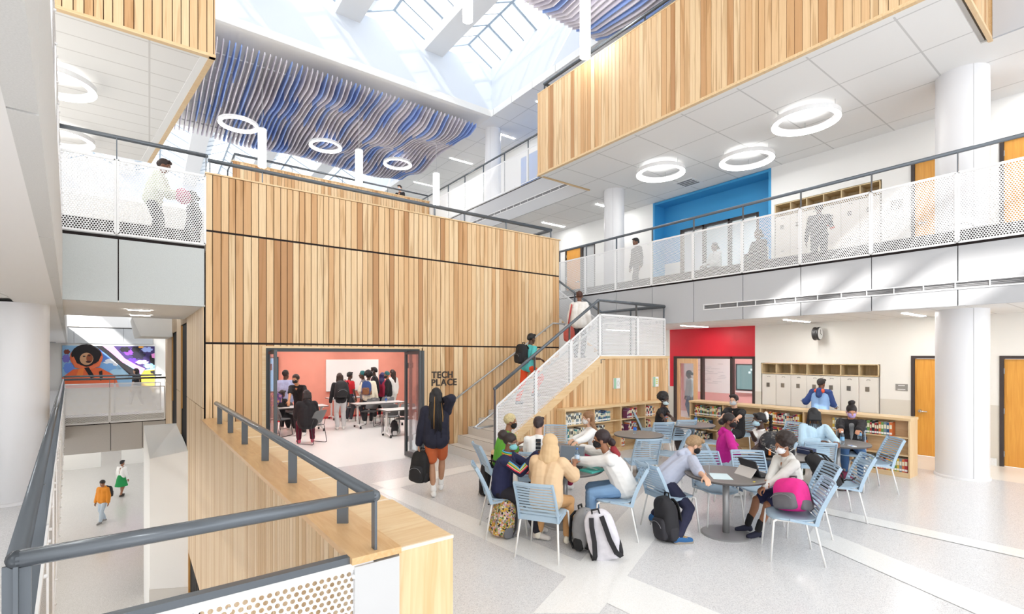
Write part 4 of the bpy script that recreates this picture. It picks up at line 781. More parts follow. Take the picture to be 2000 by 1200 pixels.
# ---------------------------------------------------------------- bookcases and books
BC = [('#2b2b30', 'black'), ('#e8e4da', 'white'), ('#b3323a', 'red'), ('#34557f', 'blue'), ('#7a8a90', 'grey'), ('#3f8a8c', 'teal'), ('#d8b33f', 'yellow'), ('#5d4232', 'brown'), ('#7a3f6a', 'plum'), ('#d9743c', 'orange'), ('#6f9a50', 'green'), ('#d8c9a4', 'cream')]
BKM = {}
def book_mesh(ci_, s):
    if (ci_, s) in BKM: return BKM[ci_, s]
    w, h, d = ((.024, .178, .13), (.030, .212, .14), (.037, .235, .16), (.045, .245, .17))[s]; mb = MB()
    mb.box(-w/2, w/2, -.003, d, 0, h); mb.box(-w/2+.003, w/2-.003, .0, d-.004, h, h+.0015, 1)
    mb.box(-w/2+.002, w/2-.002, -.0045, -.003, .02, .055, 1); mb.box(-w/2+.004, w/2-.004, -.0045, -.003, h*.5, h*.8, 2)
    c = BC[ci_][0]; alt = '#efe6c8' if ci_ not in (1, 11) else '#3b3f45'
    BKM[ci_, s] = (mb.mesh('book', [M(c, .5), M('#f4f2ee', .7), M(alt, .6)]), w); return BKM[ci_, s]
ORD = ['first', 'second', 'third', 'fourth', 'fifth', 'sixth', 'seventh', 'eighth', 'ninth', 'tenth', 'eleventh', 'twelfth', 'thirteenth']
def bookcase(o, rz, nb, bw, dep, label, fills, pal, which, closed=True):
    H = 1.07; t = thing('bookcase', label, 'bookcase', o, rz); L = nb*bw; m = MAPLE
    mb = MB(); mb.box(-.012, L+.012, -.012, dep, H-.045, H); mb.build('top', m, t); mb = MB(); mb.box(.02, L-.02, .01, dep-.01, 0, .07); mb.build('plinth', m, t); mb = MB(); mb.box(.02, L-.02, .23, .245 if not closed else dep, .07, H-.045); mb.build('back', m, t)
    for i in range(nb+1):
        x = min(max(i*bw-.012, 0), L-.024); mb = MB(); mb.box(x, x+.024, 0, dep, .0, H-.045); mb.build('side_panel' if i in (0, nb) else 'divider', MAPLEV, t)
    zs = (.07, .385, .705)
    for i in range(nb):
        for k, z in enumerate(zs): mb = MB(); mb.box(i*bw+.012, (i+1)*bw-.012, .004, .23, z, z+.02); mb.build('shelf', m, t)
    M4 = Matrix.Translation(o) @ Matrix.Rotation(rz, 4, 'Z'); rg = random.Random(which)
    for (bay, sh, f0, f1) in fills:
        x = bay*bw+.02+f0*(bw-.04); xe = bay*bw+.02+f1*(bw-.04); cnt = {}
        while True:
            c = rg.choice(pal[bay % len(pal)]); me, w = book_mesh(c, rg.choice((0, 0, 1, 1, 2, 2, 3)))
            if x+w > xe: break
            cn = BC[c][1]; cnt[cn] = cnt.get(cn, 0)+1
            b = bpy.data.objects.new('book', me); C.objects.link(b); p = M4 @ Vector((x+w/2, .03+rg.uniform(0, .008), zs[sh]+.0202)); b.location = p; b.rotation_euler = (0, 0, rz)
            rowq = ('bottom', 'middle', 'top')[sh]
            tag(b, '%s %s book along the %s shelf, %s bay, %s' % (ORD[min(12, cnt[cn]-1)], cn, rowq, ORD[bay], ('bookcase under the stair', 'long bookcase')[which-1]), 'book', 'books on the %s shelf, %s bay, %s' % (rowq, ORD[bay], ('stair bookcase', 'long bookcase')[which-1]))
            x += w+.001
dark = (0, 0, 3, 4, 5, 1, 7, 4); mixd = (0, 1, 2, 3, 6, 7, 8, 9, 10, 11, 4, 5); redd = (2, 2, 8, 8, 1, 0, 9); wht = (1, 1, 0, 4, 5, 11)
bookcase(Vector((6.95, 7.47, 0)), 0, 4, .875, .26, 'maple bookcase against the timber side of the stair', [(0, 2, .02, .62), (0, 1, .02, .8), (0, 0, .05, .5), (1, 2, .02, .64), (1, 1, .02, .42), (2, 2, .27, .7), (2, 1, .02, .16), (2, 1, .32, .72), (2, 0, .02, .2), (3, 2, .02, .45), (3, 1, .02, .3)], [wht, dark, redd, mixd], 1)
bookcase(Vector((10.86, 7.12, 0)), R(-90), 5, .882, .45, 'long maple bookcase standing free before the lockers', [(0, 2, .12, .95), (0, 1, .1, .62), (0, 0, .12, .6), (1, 2, .08, .3), (1, 1, .1, .4), (2, 2, .1, .95), (2, 1, .1, .9), (3, 2, .05, .25), (3, 2, .6, .85), (3, 1, .1, .3), (4, 2, .1, .74), (4, 1, .02, .25), (4, 0, .02, .99)], [mixd, mixd, (2, 0, 9, 2, 1, 5, 6, 8), mixd, (0, 4, 2, 3, 6, 10, 9, 7)], 2, True)
# ---------------------------------------------------------------- bags
def bag(label, loc, rz, sz=(.3, .18, .44), body='#222225', second=None, tilt=(0, 0), pocket=None, straps='#1b1b1d', pat=None, cat='backpack', name='backpack', strap_side=-1, extra=None, tail=True):
    """a backpack: +Y is the pocket side, the shoulder straps hang on -Y"""
    w, d, h = sz; t = thing(name, label, cat, loc); t.rotation_euler = Matrix.Rotation(rz, 3, 'Z').to_euler() if not any(tilt) else (Matrix.Rotation(rz, 3, 'Z') @ Matrix.Rotation(tilt[0], 3, 'X') @ Matrix.Rotation(tilt[1], 3, 'Y')).to_euler()
    bm_ = pat or M(body, .75, var=.08, scale=14.); s2 = M(second or body, .8)
    fn = lambda q: Vector((q.x*(1-.22*max(0, q.z/h*2)**2)*(1+.02*math.sin(q.z*40)), q.y*(1-.25*max(0, q.z/h*2))+.012*math.sin(q.x*30+q.z*20), q.z))
    mb = MB(); mb.sell((0, 0, h/2), (w/2, d/2, h/2), .55, .6, 28, 18, fn=fn); mb.build('body', bm_, t)
    mb = MB(); mb.sell((0, d*.42, h*.3), (w*.38, d*.26, h*.25), .5, .6, 22, 12); p = mb.build('front_pocket', pat or M(pocket or second or body, .75, var=.08, scale=14.), t)
    mb = MB(); mb.tube([(w*.36*math.cos(R(a)), d*.70+.004, h*.3+h*.19*math.sin(R(a))) for a in range(20, 161, 20)], .004, 5); mb.build('zipper', M('#8b8b90', .4, .4), p)
    mb = MB(); mb.tube([(w*.45*math.cos(R(a)), d*.20, h*.52+h*.44*math.sin(R(a))) for a in range(-10, 191, 20)], .005, 5); mb.build('main_zipper', s2 if second else M('#3b3b40', .5), t)
    mb = MB(); mb.tube([(-.04, -d*.2, h*.95), (-.035, -d*.25, h*1.06), (.035, -d*.25, h*1.06), (.04, -d*.2, h*.95)], .009, 6); mb.build('handle', M(straps, .8), t)
    for s in (-1, 1):
        mb = MB(); P = [(s*w*.16, -d*.38, h*.93), (s*w*.2, -d*.62, h*.8), (s*w*.24, -d*.66, h*.5), (s*w*.33, -d*.6, h*.22), (s*w*.44, -d*.3, h*.07)]
        for a, b in zip(P, P[1:]): mb.bar(a, Vector(b)+(Vector(b)-Vector(a))*.04, .05, .014, up=(0, 1, 0))
        mb.build('strap', M(straps, .8), t)
    if tail: mb = MB(); mb.tube([(-w*.42, -d*.35, h*.1), (-w*.5, -d*.5, .05), (-w*.52, -d*.7, .012), (-w*.5, -d*1.0, .01)], .009, 5); mb.build('strap_tail', M(straps, .8), t)
    for s in (-1, 1): mb = MB(); mb.sell((s*w*.43, 0, h*.2), (w*.1, d*.3, h*.16), .6, .6, 14, 8); mb.build('side_pocket', s2, t)
    if extra: extra(t, w, d, h)
    return t
def confetti():
    n = N('confetti_print'); tc = n.n('ShaderNodeTexCoord'); vo = n.n('ShaderNodeTexVoronoi', i_Scale=55.); n.l(tc.outputs['Object'], vo.inputs['Vector']); sp = n.n('ShaderNodeSeparateColor'); n.l(vo.outputs['Color'], sp.inputs[0])
    d = n.ramp(sp.outputs[0], [(0, '#1f1c1c'), (.12, '#d9b34a'), (.3, '#cfc7b4'), (.45, '#c98a3d'), (.58, '#8f8a86'), (.72, '#d7a0b0'), (.82, '#7fa046'), (.92, '#e6e0d0'), (1, '#7d4fa0')])
    d.node.color_ramp.interpolation = 'CONSTANT'; n.l(d, n.b.inputs['Base Color']); n.b.inputs['Roughness'].default_value = .7; return n.m
def camo(c1, c2, c3, sc=9.):
    n = N('camouflage_cloth'); tc = n.n('ShaderNodeTexCoord'); no = n.n('ShaderNodeTexNoise', i_Scale=sc, i_Detail=3., i_Distortion=.8); n.l(tc.outputs['Object'], no.inputs['Vector'])
    d = n.ramp(no.outputs['Fac'], [(0, c1), (.47, c2), (.56, c3), (.62, c1)]); d.node.color_ramp.interpolation = 'CONSTANT'; n.l(d, n.b.inputs['Base Color']); n.b.inputs['Roughness'].default_value = .75; return n.m
g = lambda px, py, z=0.: at(px, py, z)
bag('confetti print backpack on the floor with grey mesh side', g(978, 1046), img(215), (.34, .22, .46), pat=confetti(), second='#77777c', straps='#77777c', tilt=(R(6), R(-5)))
bag('pale grey and white backpack with wide black straps, leaning on the floor', g(1188, 1092), img(80), (.34, .2, .56), '#dcd9e0', '#2a282c', (R(8), R(-14)), straps='#262529')
bag('grey drawstring bag with a black base behind the white backpack', g(1140, 1072), img(-35), (.3, .2, .46), '#8e8e90', '#232325', straps='#232325', name='drawstring_bag', cat='bag', tail=False)
bag('black backpack standing between the shoes of the boy in the blue hoodie', g(1306, 1056), img(200), (.3, .22, .52), '#232227', '#2e2d33', (R(-4), R(6)))
bag('pink and grey backpack slumped on a pale blue chair', v((5.70, 2.45, .475)), img(205), (.36, .27, .36), '#e0288a', '#6a686d', (R(10), R(14)), straps='#5c5a60', tail=True)
bag('black backpack lying across the seat of a pale blue chair', g(1634, 950, .475), img(170), (.34, .22, .50), '#201f21', '#2a292c', (R(-38), R(8)), tail=True)
bag('maroon and grey backpack on the floor under a chair', g(1645, 955), img(200), (.36, .26, .30), '#6d2340', '#5a5250', (R(-10), 0), straps='#8a8078')
bag('black case standing behind the chair of the rainbow sleeved girl', g(953, 968), img(120), (.26, .2, .52), '#2a2829', '#1f1e1f', tail=False, name='instrument_case', cat='case')
bag('blue and black bag on the floor under the same chair', g(985, 992), img(30), (.34, .18, .2), '#2f6fc0', '#26262a', (R(-6), 0))
def bagextra(t, w, d, h):
    mb = MB(); mb.tube([(-w*.42+w*.84*i/10, d*.72, h*.42-.09*math.sin(math.pi*i/10)) for i in range(11)], .006, 5); mb.build('chain', M('#d5d3cf', .3, .7), t)
    mb = MB(); mb.box(w*.26, w*.33, d*.7, d*.73, h*.12, h*.36); mb.build('orange_tag', M('#d8792f', .6), t)
bag('black camouflage bag with a chain standing on the round table', v((PD.x-.24, PD.y-.02, .742)), img(262), (.46, .2, .36), pat=camo('#232226', '#2f2e33', '#77716a', 11.), second='#2a292d', tail=False, name='shoulder_bag', cat='bag', extra=bagextra)
# ---------------------------------------------------------------- small things on the tables
def bottle(label, p, h=.2, cap='#2a62c8', body=None, lab='#cfe3f5'):
    t = thing('water_bottle', label, 'bottle', p); mb = MB(); mb.lathe([(0, 0), (.028, 0), (.031, .01), (.031, h*.62), (.026, h*.76), (.012, h*.9), (.012, h*.94)], n=16); mb.build('body', body or glassm('bottle_clear', (.86, .92, .96, 1), .5), t)
    mb = MB(); mb.lathe([(.0315, h*.3), (.0318, h*.32), (.0318, h*.55), (.0315, h*.57)], n=16); mb.build('label', M(lab, .5), t); mb = MB(); mb.lathe([(.0135, h*.92), (.0145, h*.93), (.0145, h), (0, h)], n=12); mb.build('cap', M(cap, .4), t)
bottle('clear water bottle with a white cap nearer the camera on the bottle table', g(1645, 868, .741), .21, '#f0f0f0', lab='#7fb2d8'); bottle('clear water bottle with a white cap at the rim of the bottle table', g(1679, 858, .741), .21, '#f0f0f0', lab='#7fb2d8')
bottle('blue capped bottle alone on the empty round table', g(1240, 847, .741), .2, '#2f6ad0', lab='#2f74d8'); bottle('blue capped bottle on the corner table', g(1359, 826, .741), .19, '#2f6ad0', lab='#4c7fd0')
def slab(name, label, cat, p, rz, w, d, h, col, parts=()):
    t = thing(name, label, cat, p, rz); mb = MB(); mb.box(-w/2, w/2, -d/2, d/2, 0, h); mb.build('cover' if 'book' in name or 'folder' in name else 'sheet', M(col, .6), t)
    for nm, b, c in parts: mb = MB(); mb.box(*b); mb.build(nm, M(c, .6), t)
    return t
slab('worksheet', 'pale blue worksheet under the hands of the writing boy', 'paper', g(1407, 931, .741), img(80), .22, .3, .002, '#d9ecf2', [('print', (-.08, .08, -.1, -.098, .002, .0024), '#88aaaa')])
slab('notebook', 'teal covered book at the rim of the laptop table', 'book', g(1158, 920, .741), img(40), .2, .27, .022, '#4fb3a8', [('pages', (-.096, .098, -.133, .137, .003, .019), '#f1efe8'), ('print', (-.06, .06, .0, .03, .022, .0225), '#dff2ee')])
slab('folder', 'red folder beside the rainbow sleeved girl', 'folder', g(1040, 921, .741), img(20), .24, .3, .012, '#e4717a'); slab('worksheet', 'white papers on the table before the green shirt', 'paper', g(1026, 868, .741), img(30), .26, .34, .004, '#f5f5f3'); slab('worksheet', 'white papers beside the clear water bottles', 'paper', g(1618, 862, .741), img(60), .24, .32, .004, '#f2f2f2'); slab('card_pack', 'small card pack with blue print on the bottle table', 'cards', g(1664, 872, .741), img(0), .12, .07, .01, '#eef2f8', [('print', (-.04, .02, -.02, .02, .01, .0105), '#4a77c8')])
slab('eraser', 'tiny yellow scrap at the rim of the worksheet table', 'scrap', g(1473, 942, .741), 0, .03, .018, .006, '#e8d24a'); slab('open_book', 'open book under the hands of the student in the corner', 'book', g(1312, 828, .741), img(60), .3, .24, .02, '#e6dfd2')
slab('open_book', 'open book held in the lap of the girl in magenta', 'book', g(1450, 884, .80), img(10), .2, .26, .014, '#efefec')
def laptop(label, p, rz, lid='#8a8a90', screen='#1f2022', ang=105, w=.33, d=.22, name='laptop'):
    t = thing(name, label, 'laptop', p, rz); mb = MB(); mb.box(-w/2, w/2, -d/2, d/2, 0, .014); b = mb.build('base', M('#3a3a3e', .5), t); mb = MB(); mb.box(-w*.43, w*.43, -.03, d*.4, .014, .016); mb.build('keyboard', BLACK, b)
    mb = MB(); mb.box(-w/2, w/2, -.006, .006, 0, d); l = mb.build('lid', M(lid, .5), t); l.location = (0, -d/2, .012); l.rotation_euler.x = R(ang-90); mb = MB(); mb.box(-w*.46, w*.46, .006, .0075, .012, d-.012); mb.build('screen', emis('laptop_screen', (.2, .25, .3, 1), .3, .04), l)
laptop('open grey laptop whose lid faces the camera', g(1112, 912, .741), img(250), ang=108, w=.34, d=.24)
t = laptop('tablet on its kickstand with a keyboard cover', g(1482, 928, .741), img(15), '#2a2a2e', ang=112, w=.29, d=.2, name='tablet')
t = thing('kickstand_cover', 'pale grey tablet kickstand folded open behind the tablet', 'tablet stand', g(1459, 929, .741), img(15)); mb = MB(); mb.hexa([(-.14, -.07, 0), (.14, -.07, 0), (.14, -.06, 0), (-.14, -.06, 0), (-.14, .045, .14), (.14, .045, .14), (.14, .055, .14), (-.14, .055, .14)]); mb.build('plate', M('#cfcac6', .5), t)
slab('pencil_case', 'dark blue pencil case at the rim beside the curly haired boy', 'pencil case', g(1575, 887, .741), img(20), .24, .1, .09, '#2d3a5c', [('zip', (-.1, .1, -.052, -.05, .06, .066), '#c7ccd8')])
# ---------------------------------------------------------------- technology room
GSH, WIRE = M('#6e7072', .6), M('#3a3a3c', .4, .3)
def make_tchair():
    t = thing('sled_chair', 'x', 'chair'); mb = MB(); mb.sell((0, .02, .455), (.225, .215, .02), .5, .5, 20, 6); mb.build('seat', GSH, t)
    mb = MB(); fn = lambda q: Vector((q.x, q.y-.05*(1-(q.x/.22)**2)-.1*(q.z/.18), q.z)); mb.sell((0, -.215, .67), (.215, .014, .175), .35, .45, 20, 8, fn=fn); mb.build('backrest', GSH, t)
    mb = MB(); mb.box(-.05, .05, -.33, -.318, .785, .808); mb.build('grip_slot', M('#e4e4e2', .6), t)
    for s in (-1, 1):
        mb = MB(); x = s*.225; mb.tube([(x*.9, -.26, .62), (x, -.20, .45), (x, .17, .44), (x*1.03, .22, .02), (x*1.03, .16, .008), (x*1.03, -.24, .008), (x*1.03, -.28, .03), (x, -.2, .44)], .0075, 6); mb.build('frame', WIRE, t)
    return t
TC = make_tchair(); TCU = [0]
def tchair(px, py, d, label):
    p = at(px, py, 0); l = (p.x, p.y, 0); g_ = 'grey sled chairs in the technology room'
    if not TCU[0]: TCU[0] = 1; TC.location = l; TC.rotation_euler.z = img(d); TC['label'] = label; TC['group'] = g_
    else: dup(TC, l, img(d), label, g_)
def ttable(c1, c2, side, label, ln=1.5):
    a, b = at(*c1), at(*c2); m = (a+b)/2; x0 = .66*(1 if side > 0 else -1); t = thing('rolling_table', label, 'table', (m.x+x0, m.y, 0), 0, 'rolling tables in the technology room')
    mb = MB(); mb.box(-.78, .78, -.32, .32, .715, .74); mb.box(-.785, .785, -.325, .325, .712, .737, 1); mb.build('tabletop', [M('#d3d0ce', .4), M('#6e6b69', .5)], t)
    for s in (-.66, .66):
        mb = MB(); mb.cyl((s, 0, .1), (s, 0, .7), .03, 10); mb.bar((s, 0, .13), (s, -.27, .075), .05, .04); mb.bar((s, 0, .13), (s, .27, .075), .05, .04); mb.bar((s, -.2, .69), (s, .2, .69), .04, .03); mb.build('leg', M('#e6e5e3', .4), t)
        for y in (-.27, .27): mb = MB(); mb.cyl((s-.018, y, .036), (s+.018, y, .036), .036, 12); mb.bar((s, y, .05), (s, y, .085), .03, .03); mb.build('caster', BLACK, t)
ttable((641, 818), (654, 822), 1, 'rolling table with a blue capped bottle by the standing group'); ttable((691, 834), (706, 839), 1, 'rolling table in the middle of the technology room'); ttable((744, 851), (767, 857), 1, 'rolling table half hidden behind the glass door leaf'); ttable((622, 838), (633, 843), -1, 'rolling table the seated students gather round')
ttable((618, 800), (628, 803), 1, 'rolling table with cleaning bottles near the coral wall')
for px, py, d, lb in ((546, 852, 75, 'grey sled chair of the small seated student'), (608, 866, 160, 'grey sled chair under the student in the black hoodie'), (571, 838, 80, 'empty grey sled chair between the seated students'), (636, 805, 20, 'grey sled chair with its back to the coral wall'), (684, 822, 95, 'grey sled chair in front of the bottle table'), (662, 800, 270, 'grey sled chair behind the bottle table'), (722, 832, 262, 'grey sled chair behind the middle table, nearer its leg'), (752, 828, 265, 'grey sled chair behind the middle table, farther along'), (764, 845, 100, 'grey sled chair before the table at the glass leaf'), (790, 850, 262, 'grey sled chair seen through the glass leaf'), (740, 815, 270, 'grey sled chair near the students in a row'), (613, 790, 90, 'grey sled chair below the cleaning bottles')): tchair(px, py, d, lb)
p = onb(689, 731, 17.88); t = thing('whiteboard', 'blank whiteboard on the coral wall', 'whiteboard', (onb(689, 731, 17.9).x, 17.89, .92)); mb = MB(); w = (onb(740, 731, 17.9).x-onb(638, 731, 17.9).x)/2; mb.box(-w, w, -.03, 0, 0, 1.13); mb.build('board', M('#f3f2ef', .4), t); mb = MB(); mb.box(-w, w, -.08, -.03, -.02, 0); mb.build('pen_tray', BRUSH, t)
p = onb(527, 737, 17.9); t = thing('wall_screen', 'bright blue display screen at the end of the coral wall', 'screen', (p.x-.35, 17.89, .95)); mb = MB(); mb.box(-.6, .6, -.08, 0, 0, 1.2); mb.build('bezel', M('#2a2d30', .4), t); mb = MB(); mb.box(-.56, .56, -.085, -.08, .05, 1.15); mb.build('panel', emis('screen_blue', (.10, .50, .78, 1), .8, .05), t)
bottle('blue capped bottle on the rolling table near the standing group', g(690, 778, .741), .2, lab='#2f6ad0'); bottle('blue capped bottle on the middle rolling table', g(754, 786, .741), .2, lab='#2f6ad0')
p = g(628, 764, .741); bottle('white spray bottle on the table near the coral wall', p, .26, '#efefef', M('#f2f2f0', .4), '#f2f2f0'); bottle('wipes tub with a yellow lid near the coral wall', g(633, 765, .741), .2, '#e8c93a', M('#e9e9ee', .4), '#d84a54')
bag('black and white backpack on the floor beyond the glass leaf', g(770, 851), img(200), (.3, .2, .42), '#262629', '#e6e6e6', straps='#ececec', tail=False); bag('purple patterned backpack on the table of the seated students', v((at(627, 840).x-1.2, at(627, 840).y+.05, .742)), img(250), (.32, .22, .4), pat=camo('#4b3a6d', '#8a4d86', '#c9a84a', 14.), straps='#4a3a60', tail=False)
# ================================================================ people
import numpy as np
TS = bpy.data.scenes.new('workbench'); TO = bpy.data.objects.new('workpiece', bpy.data.meshes.new('workpiece')); TS.collection.objects.link(TO)
RM = TO.modifiers.new('r', 'REMESH'); RM.mode = 'VOXEL'; RM.use_smooth_shade = True; SM_ = TO.modifiers.new('s', 'SMOOTH')
def melt(mb, name, mat, vox, smooth=4, wr=0., ws=7.):
    """one continuous skin over all the rounded volumes in mb"""
    me = bpy.data.meshes.new('tmp'); me.from_pydata(mb.v, [], mb.f); TO.data = me; RM.voxel_size = vox; SM_.iterations = smooth; SM_.factor = .5
    TS.view_layers[0].update(); dg = TS.view_layers[0].depsgraph; out = bpy.data.meshes.new_from_object(TO.evaluated_get(dg)); out.name = name
    if wr:
        n = len(out.vertices); c = np.empty(n*3, 'f'); nr = np.empty(n*3, 'f'); out.vertices.foreach_get('co', c); out.vertex_normals.foreach_get('vector', nr); c = c.reshape(-1, 3)
        k = np.array([noise.noise(q*ws)*.6+noise.noise(Vector((q.x*2.1, q.y*2.1, q.z*3.3))*ws)*.4 for q in map(Vector, c.tolist())], 'f'); c += nr.reshape(-1, 3)*(k*wr)[:, None]; out.vertices.foreach_set('co', c.ravel()); out.update()
    out.polygons.foreach_set('use_smooth', [True]*len(out.polygons)); out.materials.clear(); out.materials.append(mat); return out
def cap(mb, p, q, r0, r1=None, n=12):
    p, q = Vector(p), Vector(q); r1 = r0 if r1 is None else r1; d = q-p
    d = d.normalized() if d.length > 1e-5 else Vector((0, 0, 1)); P = []; rr = []
    for i in range(5): a = math.pi/2*i/4; P.append(p-d*r0*math.cos(a)); rr.append(max(1e-4, r0*math.sin(a)))
    for i in range(5): a = math.pi/2*i/4; P.append(q+d*r1*math.sin(a)); rr.append(max(1e-4, r1*math.cos(a)))
    u = d.orthogonal().normalized(); w = d.cross(u); k = len(P)
    mb.add([P[i]+(u*math.cos(2*math.pi*j/n)+w*math.sin(2*math.pi*j/n))*rr[i] for i in range(k) for j in range(n)], [(i*n+j, i*n+(j+1) % n, (i+1)*n+(j+1) % n, (i+1)*n+j) for i in range(k-1) for j in range(n)]+[tuple(reversed(range(n))), tuple((k-1)*n+j for j in range(n))])
def chain(mb, pts, rs):
    for a, b, r, s in zip(pts, pts[1:], rs, rs[1:]): cap(mb, a, b, r, s)
def ik(a, b, l1, l2, pole):
    d = b-a; L = min(d.length, (l1+l2)*.995); d = d.normalized(); x = (l1*l1-l2*l2+L*L)/(2*L); h = math.sqrt(max(0, l1*l1-x*x)); p = pole-d*pole.dot(d); p = p.normalized() if p.length > 1e-4 else d.orthogonal().normalized()
    return a+d*x+p*h, a+d*L
def hand(mb, w, d, n, side, s, curl=.5):
    """palm and five fingers; d runs along the hand, n points out of its back"""
    d = d.normalized(); n = (n-d*n.dot(d)); n = n.normalized() if n.length > 1e-4 else d.orthogonal().normalized(); x = d.cross(n)*side   # x: towards the thumb
    for k, o in enumerate((.026, .009, -.009, -.026)):
        b = w+(d*.088+x*o)*s; cap(mb, w+(d*.02+x*o*.7)*s, b, .014*s, .0115*s, 8); l = (.036, .041, .038, .030)[k]*s
        a1, a2 = curl*.7, curl*1.5; d1 = (d*math.cos(a1)-n*math.sin(a1)); d2 = (d*math.cos(a2)-n*math.sin(a2)); q = b+d1*l+x*o*.12; cap(mb, b, q, .0098*s, .0088*s, 8); cap(mb, q, q+d2*l*.95, .0088*s, .0074*s, 8)
    t0 = w+(d*.03+x*.026)*s; t1 = t0+(d*.032+x*.030-n*.012)*s; cap(mb, t0, t1, .0125*s, .0105*s, 8); cap(mb, t1, t1+(d*.034+x*.006-n*.014)*s, .010*s, .008*s, 8)
SKIN = {'d': '#5a3c2e', 'm': '#7d5440', 'b': '#9a6a4e', 'l': '#dcae92', 'k': '#4a3127'}
def person(label, p, d, h=1.66, z=0., sit=False, zs=.455, lean=3., side=0., twist=0., head=(0, 0), wl=None, wr=None, L=None, Rh=None, fl=None, fr=None, wfl=None, wfr=None, skin='m', hair=('short', '#2a211f'), top=('long', '#555'), bottom=('pants', '#333'), shoe='#e8e6e2', mask=None, vox=.011, face=True, loose=0., inner=None, curl=.5, sock=None, group=None, extra=None):
    yaw = img(d); s = h/1.68; O = Vector((p.x, p.y, z)); t = thing('person', label, 'person', O, yaw, group)
    IM = (Matrix.Translation(O) @ Matrix.Rotation(yaw, 4, 'Z')).inverted(); V = Vector; X = V((1, 0, 0)); Z = V((0, 0, 1)); Y = V((0, 1, 0))
    P = V((0, -.04, zs+.10)) if sit else V((0, 0, .535*h)); u = V((math.tan(R(side)), math.tan(R(lean)), 1)).normalized(); T = .485*s
    Nk = P+u*T; mid = P+u*T*.5+V((0, -.02, 0)); sx = (Matrix.Rotation(R(twist), 3, 'Z') @ X); sx = (sx-u*sx.dot(u)).normalized(); bk = sx.cross(u)   # bk points backwards? forward = u x sx
    fw = u.cross(sx)
    S = {q: Nk-u*.055*s+sx*q*.165*s for q in (-1, 1)}; H = {q: P+X*q*.085*s-Z*.01 for q in (-1, 1)}
    W_ = {}
    for q, wv, lv in ((-1, wl, L), (1, wr, Rh)):
        if wv is not None: W_[q] = IM @ V(wv)
        elif lv is not None: W_[q] = V(lv)
        else: W_[q] = V((q*.13, .30, zs+.19)) if sit else S[q]+V((q*.09, .05, -.52*s))
    E_ = {}
    for q in (-1, 1): E_[q], W_[q] = ik(S[q], W_[q], .285*s, .25*s, V((q*.4, -.5, -1)))
    F_ = {}
    for q, wf, lf in ((-1, wfl, fl), (1, wfr, fr)):
        F_[q] = IM @ V(wf) if wf is not None else (V(lf) if lf is not None else (V((q*.11, .40, .085)) if sit else V((q*.09, 0, .085))))
    K_ = {}
    for q in (-1, 1): K_[q], F_[q] = ik(H[q], F_[q], .415*s, .415*s, V((q*.12, 1, .25)))
    HM = Matrix.Rotation(R(head[0]), 4, 'Z') @ Matrix.Rotation(R(-head[1]), 4, 'X'); u2 = (u*.55+Z*.45+Y*.08).normalized(); Hc = Nk+u2*.175*s+(HM.to_3x3() @ V((0, .018, -.01))); HM = Matrix.Translation(Hc) @ HM @ Matrix.Scale(s*.98, 4)
    hp = lambda *a: HM @ V(a); sk = M(SKIN.get(skin, skin), .55, var=.05, scale=18.)
    # body: one continuous surface
    mb = MB(); m3 = HM.to_3x3()
    mb.sell(hp(0, -.012, .025), (.073, .093, .092), n=18, k=12, mat=m3); mb.sell(hp(0, .022, -.045), (.057, .068, .072), n=16, k=10, mat=m3); cap(mb, hp(-.012, .055, -.098), hp(.012, .055, -.098), .024*s, n=10)
    cap(mb, hp(0, .082, .005), hp(0, .099, -.028), .0095*s, .014*s, 8); cap(mb, hp(-.016, .078, -.062), hp(.016, .078, -.062), .012*s, n=8)
    for q in (-1, 1): mb.sell(hp(q*.075, -.012, -.018), (.013, .024, .034), n=10, k=8, mat=m3); cap(mb, hp(q*.034, .068, .022), hp(q*.02, .078, .022), .014*s, n=8)
    cap(mb, Nk-u*.03, hp(0, -.018, -.05), .056*s, .05*s)
    chain(mb, [P, mid, Nk-u*.1], [.095*s, .09*s, .09*s]); cap(mb, S[-1], S[1], .055*s, .055*s)
    for q in (-1, 1):
        chain(mb, [S[q], E_[q], W_[q]], [.05*s, .039*s, .026*s]); fd = (W_[q]-E_[q]).normalized(); hd = fd*.8+(Z*-.12 if sit else Z*-.2)
        nb = Z if abs(hd.z) < .8*hd.length else sx*q
        hand(mb, W_[q], hd, nb, q if nb is Z else -1*q*0+q, s, curl)
        kn = (K_[q]+F_[q])/2; sh = (F_[q]-K_[q]).normalized(); cf = V((0, -.02, 0)); cap(mb, H[q], K_[q], .078*s, .052*s); chain(mb, [K_[q], K_[q]+(F_[q]-K_[q])*.35+cf*s, F_[q]], [.05*s, .053*s, .034*s])
        fo = (V((q*.12, 1, 0))).normalized(); cap(mb, F_[q]-Z*.035, F_[q]+fo*.13*s-Z*.06, .034*s, .024*s)
    o = bpy.data.objects.new('body', melt(mb, 'body', sk, vox)); C.objects.link(o); o.parent = t
    def part(name, mb, col, v=None, sm=3, wr=0., mat=None, par=t):
        c = bpy.data.objects.new(name, melt(mb, name, mat or M(col, .85), v or vox*1.15, sm, wr)); C.objects.link(c); c.parent = par; return c
    # trousers, shorts, skirt
    kind, col = bottom[0], bottom[1]; g = .014*s; mb = MB(); hipm = camo('#4a4a35', '#2b2a24', '#a09878', 16.) if col == 'camo' else None
    for q in (-1, 1): cap(mb, P+X*q*.055*s+Z*.02, H[q]-Z*.01, .098*s, .106*s)
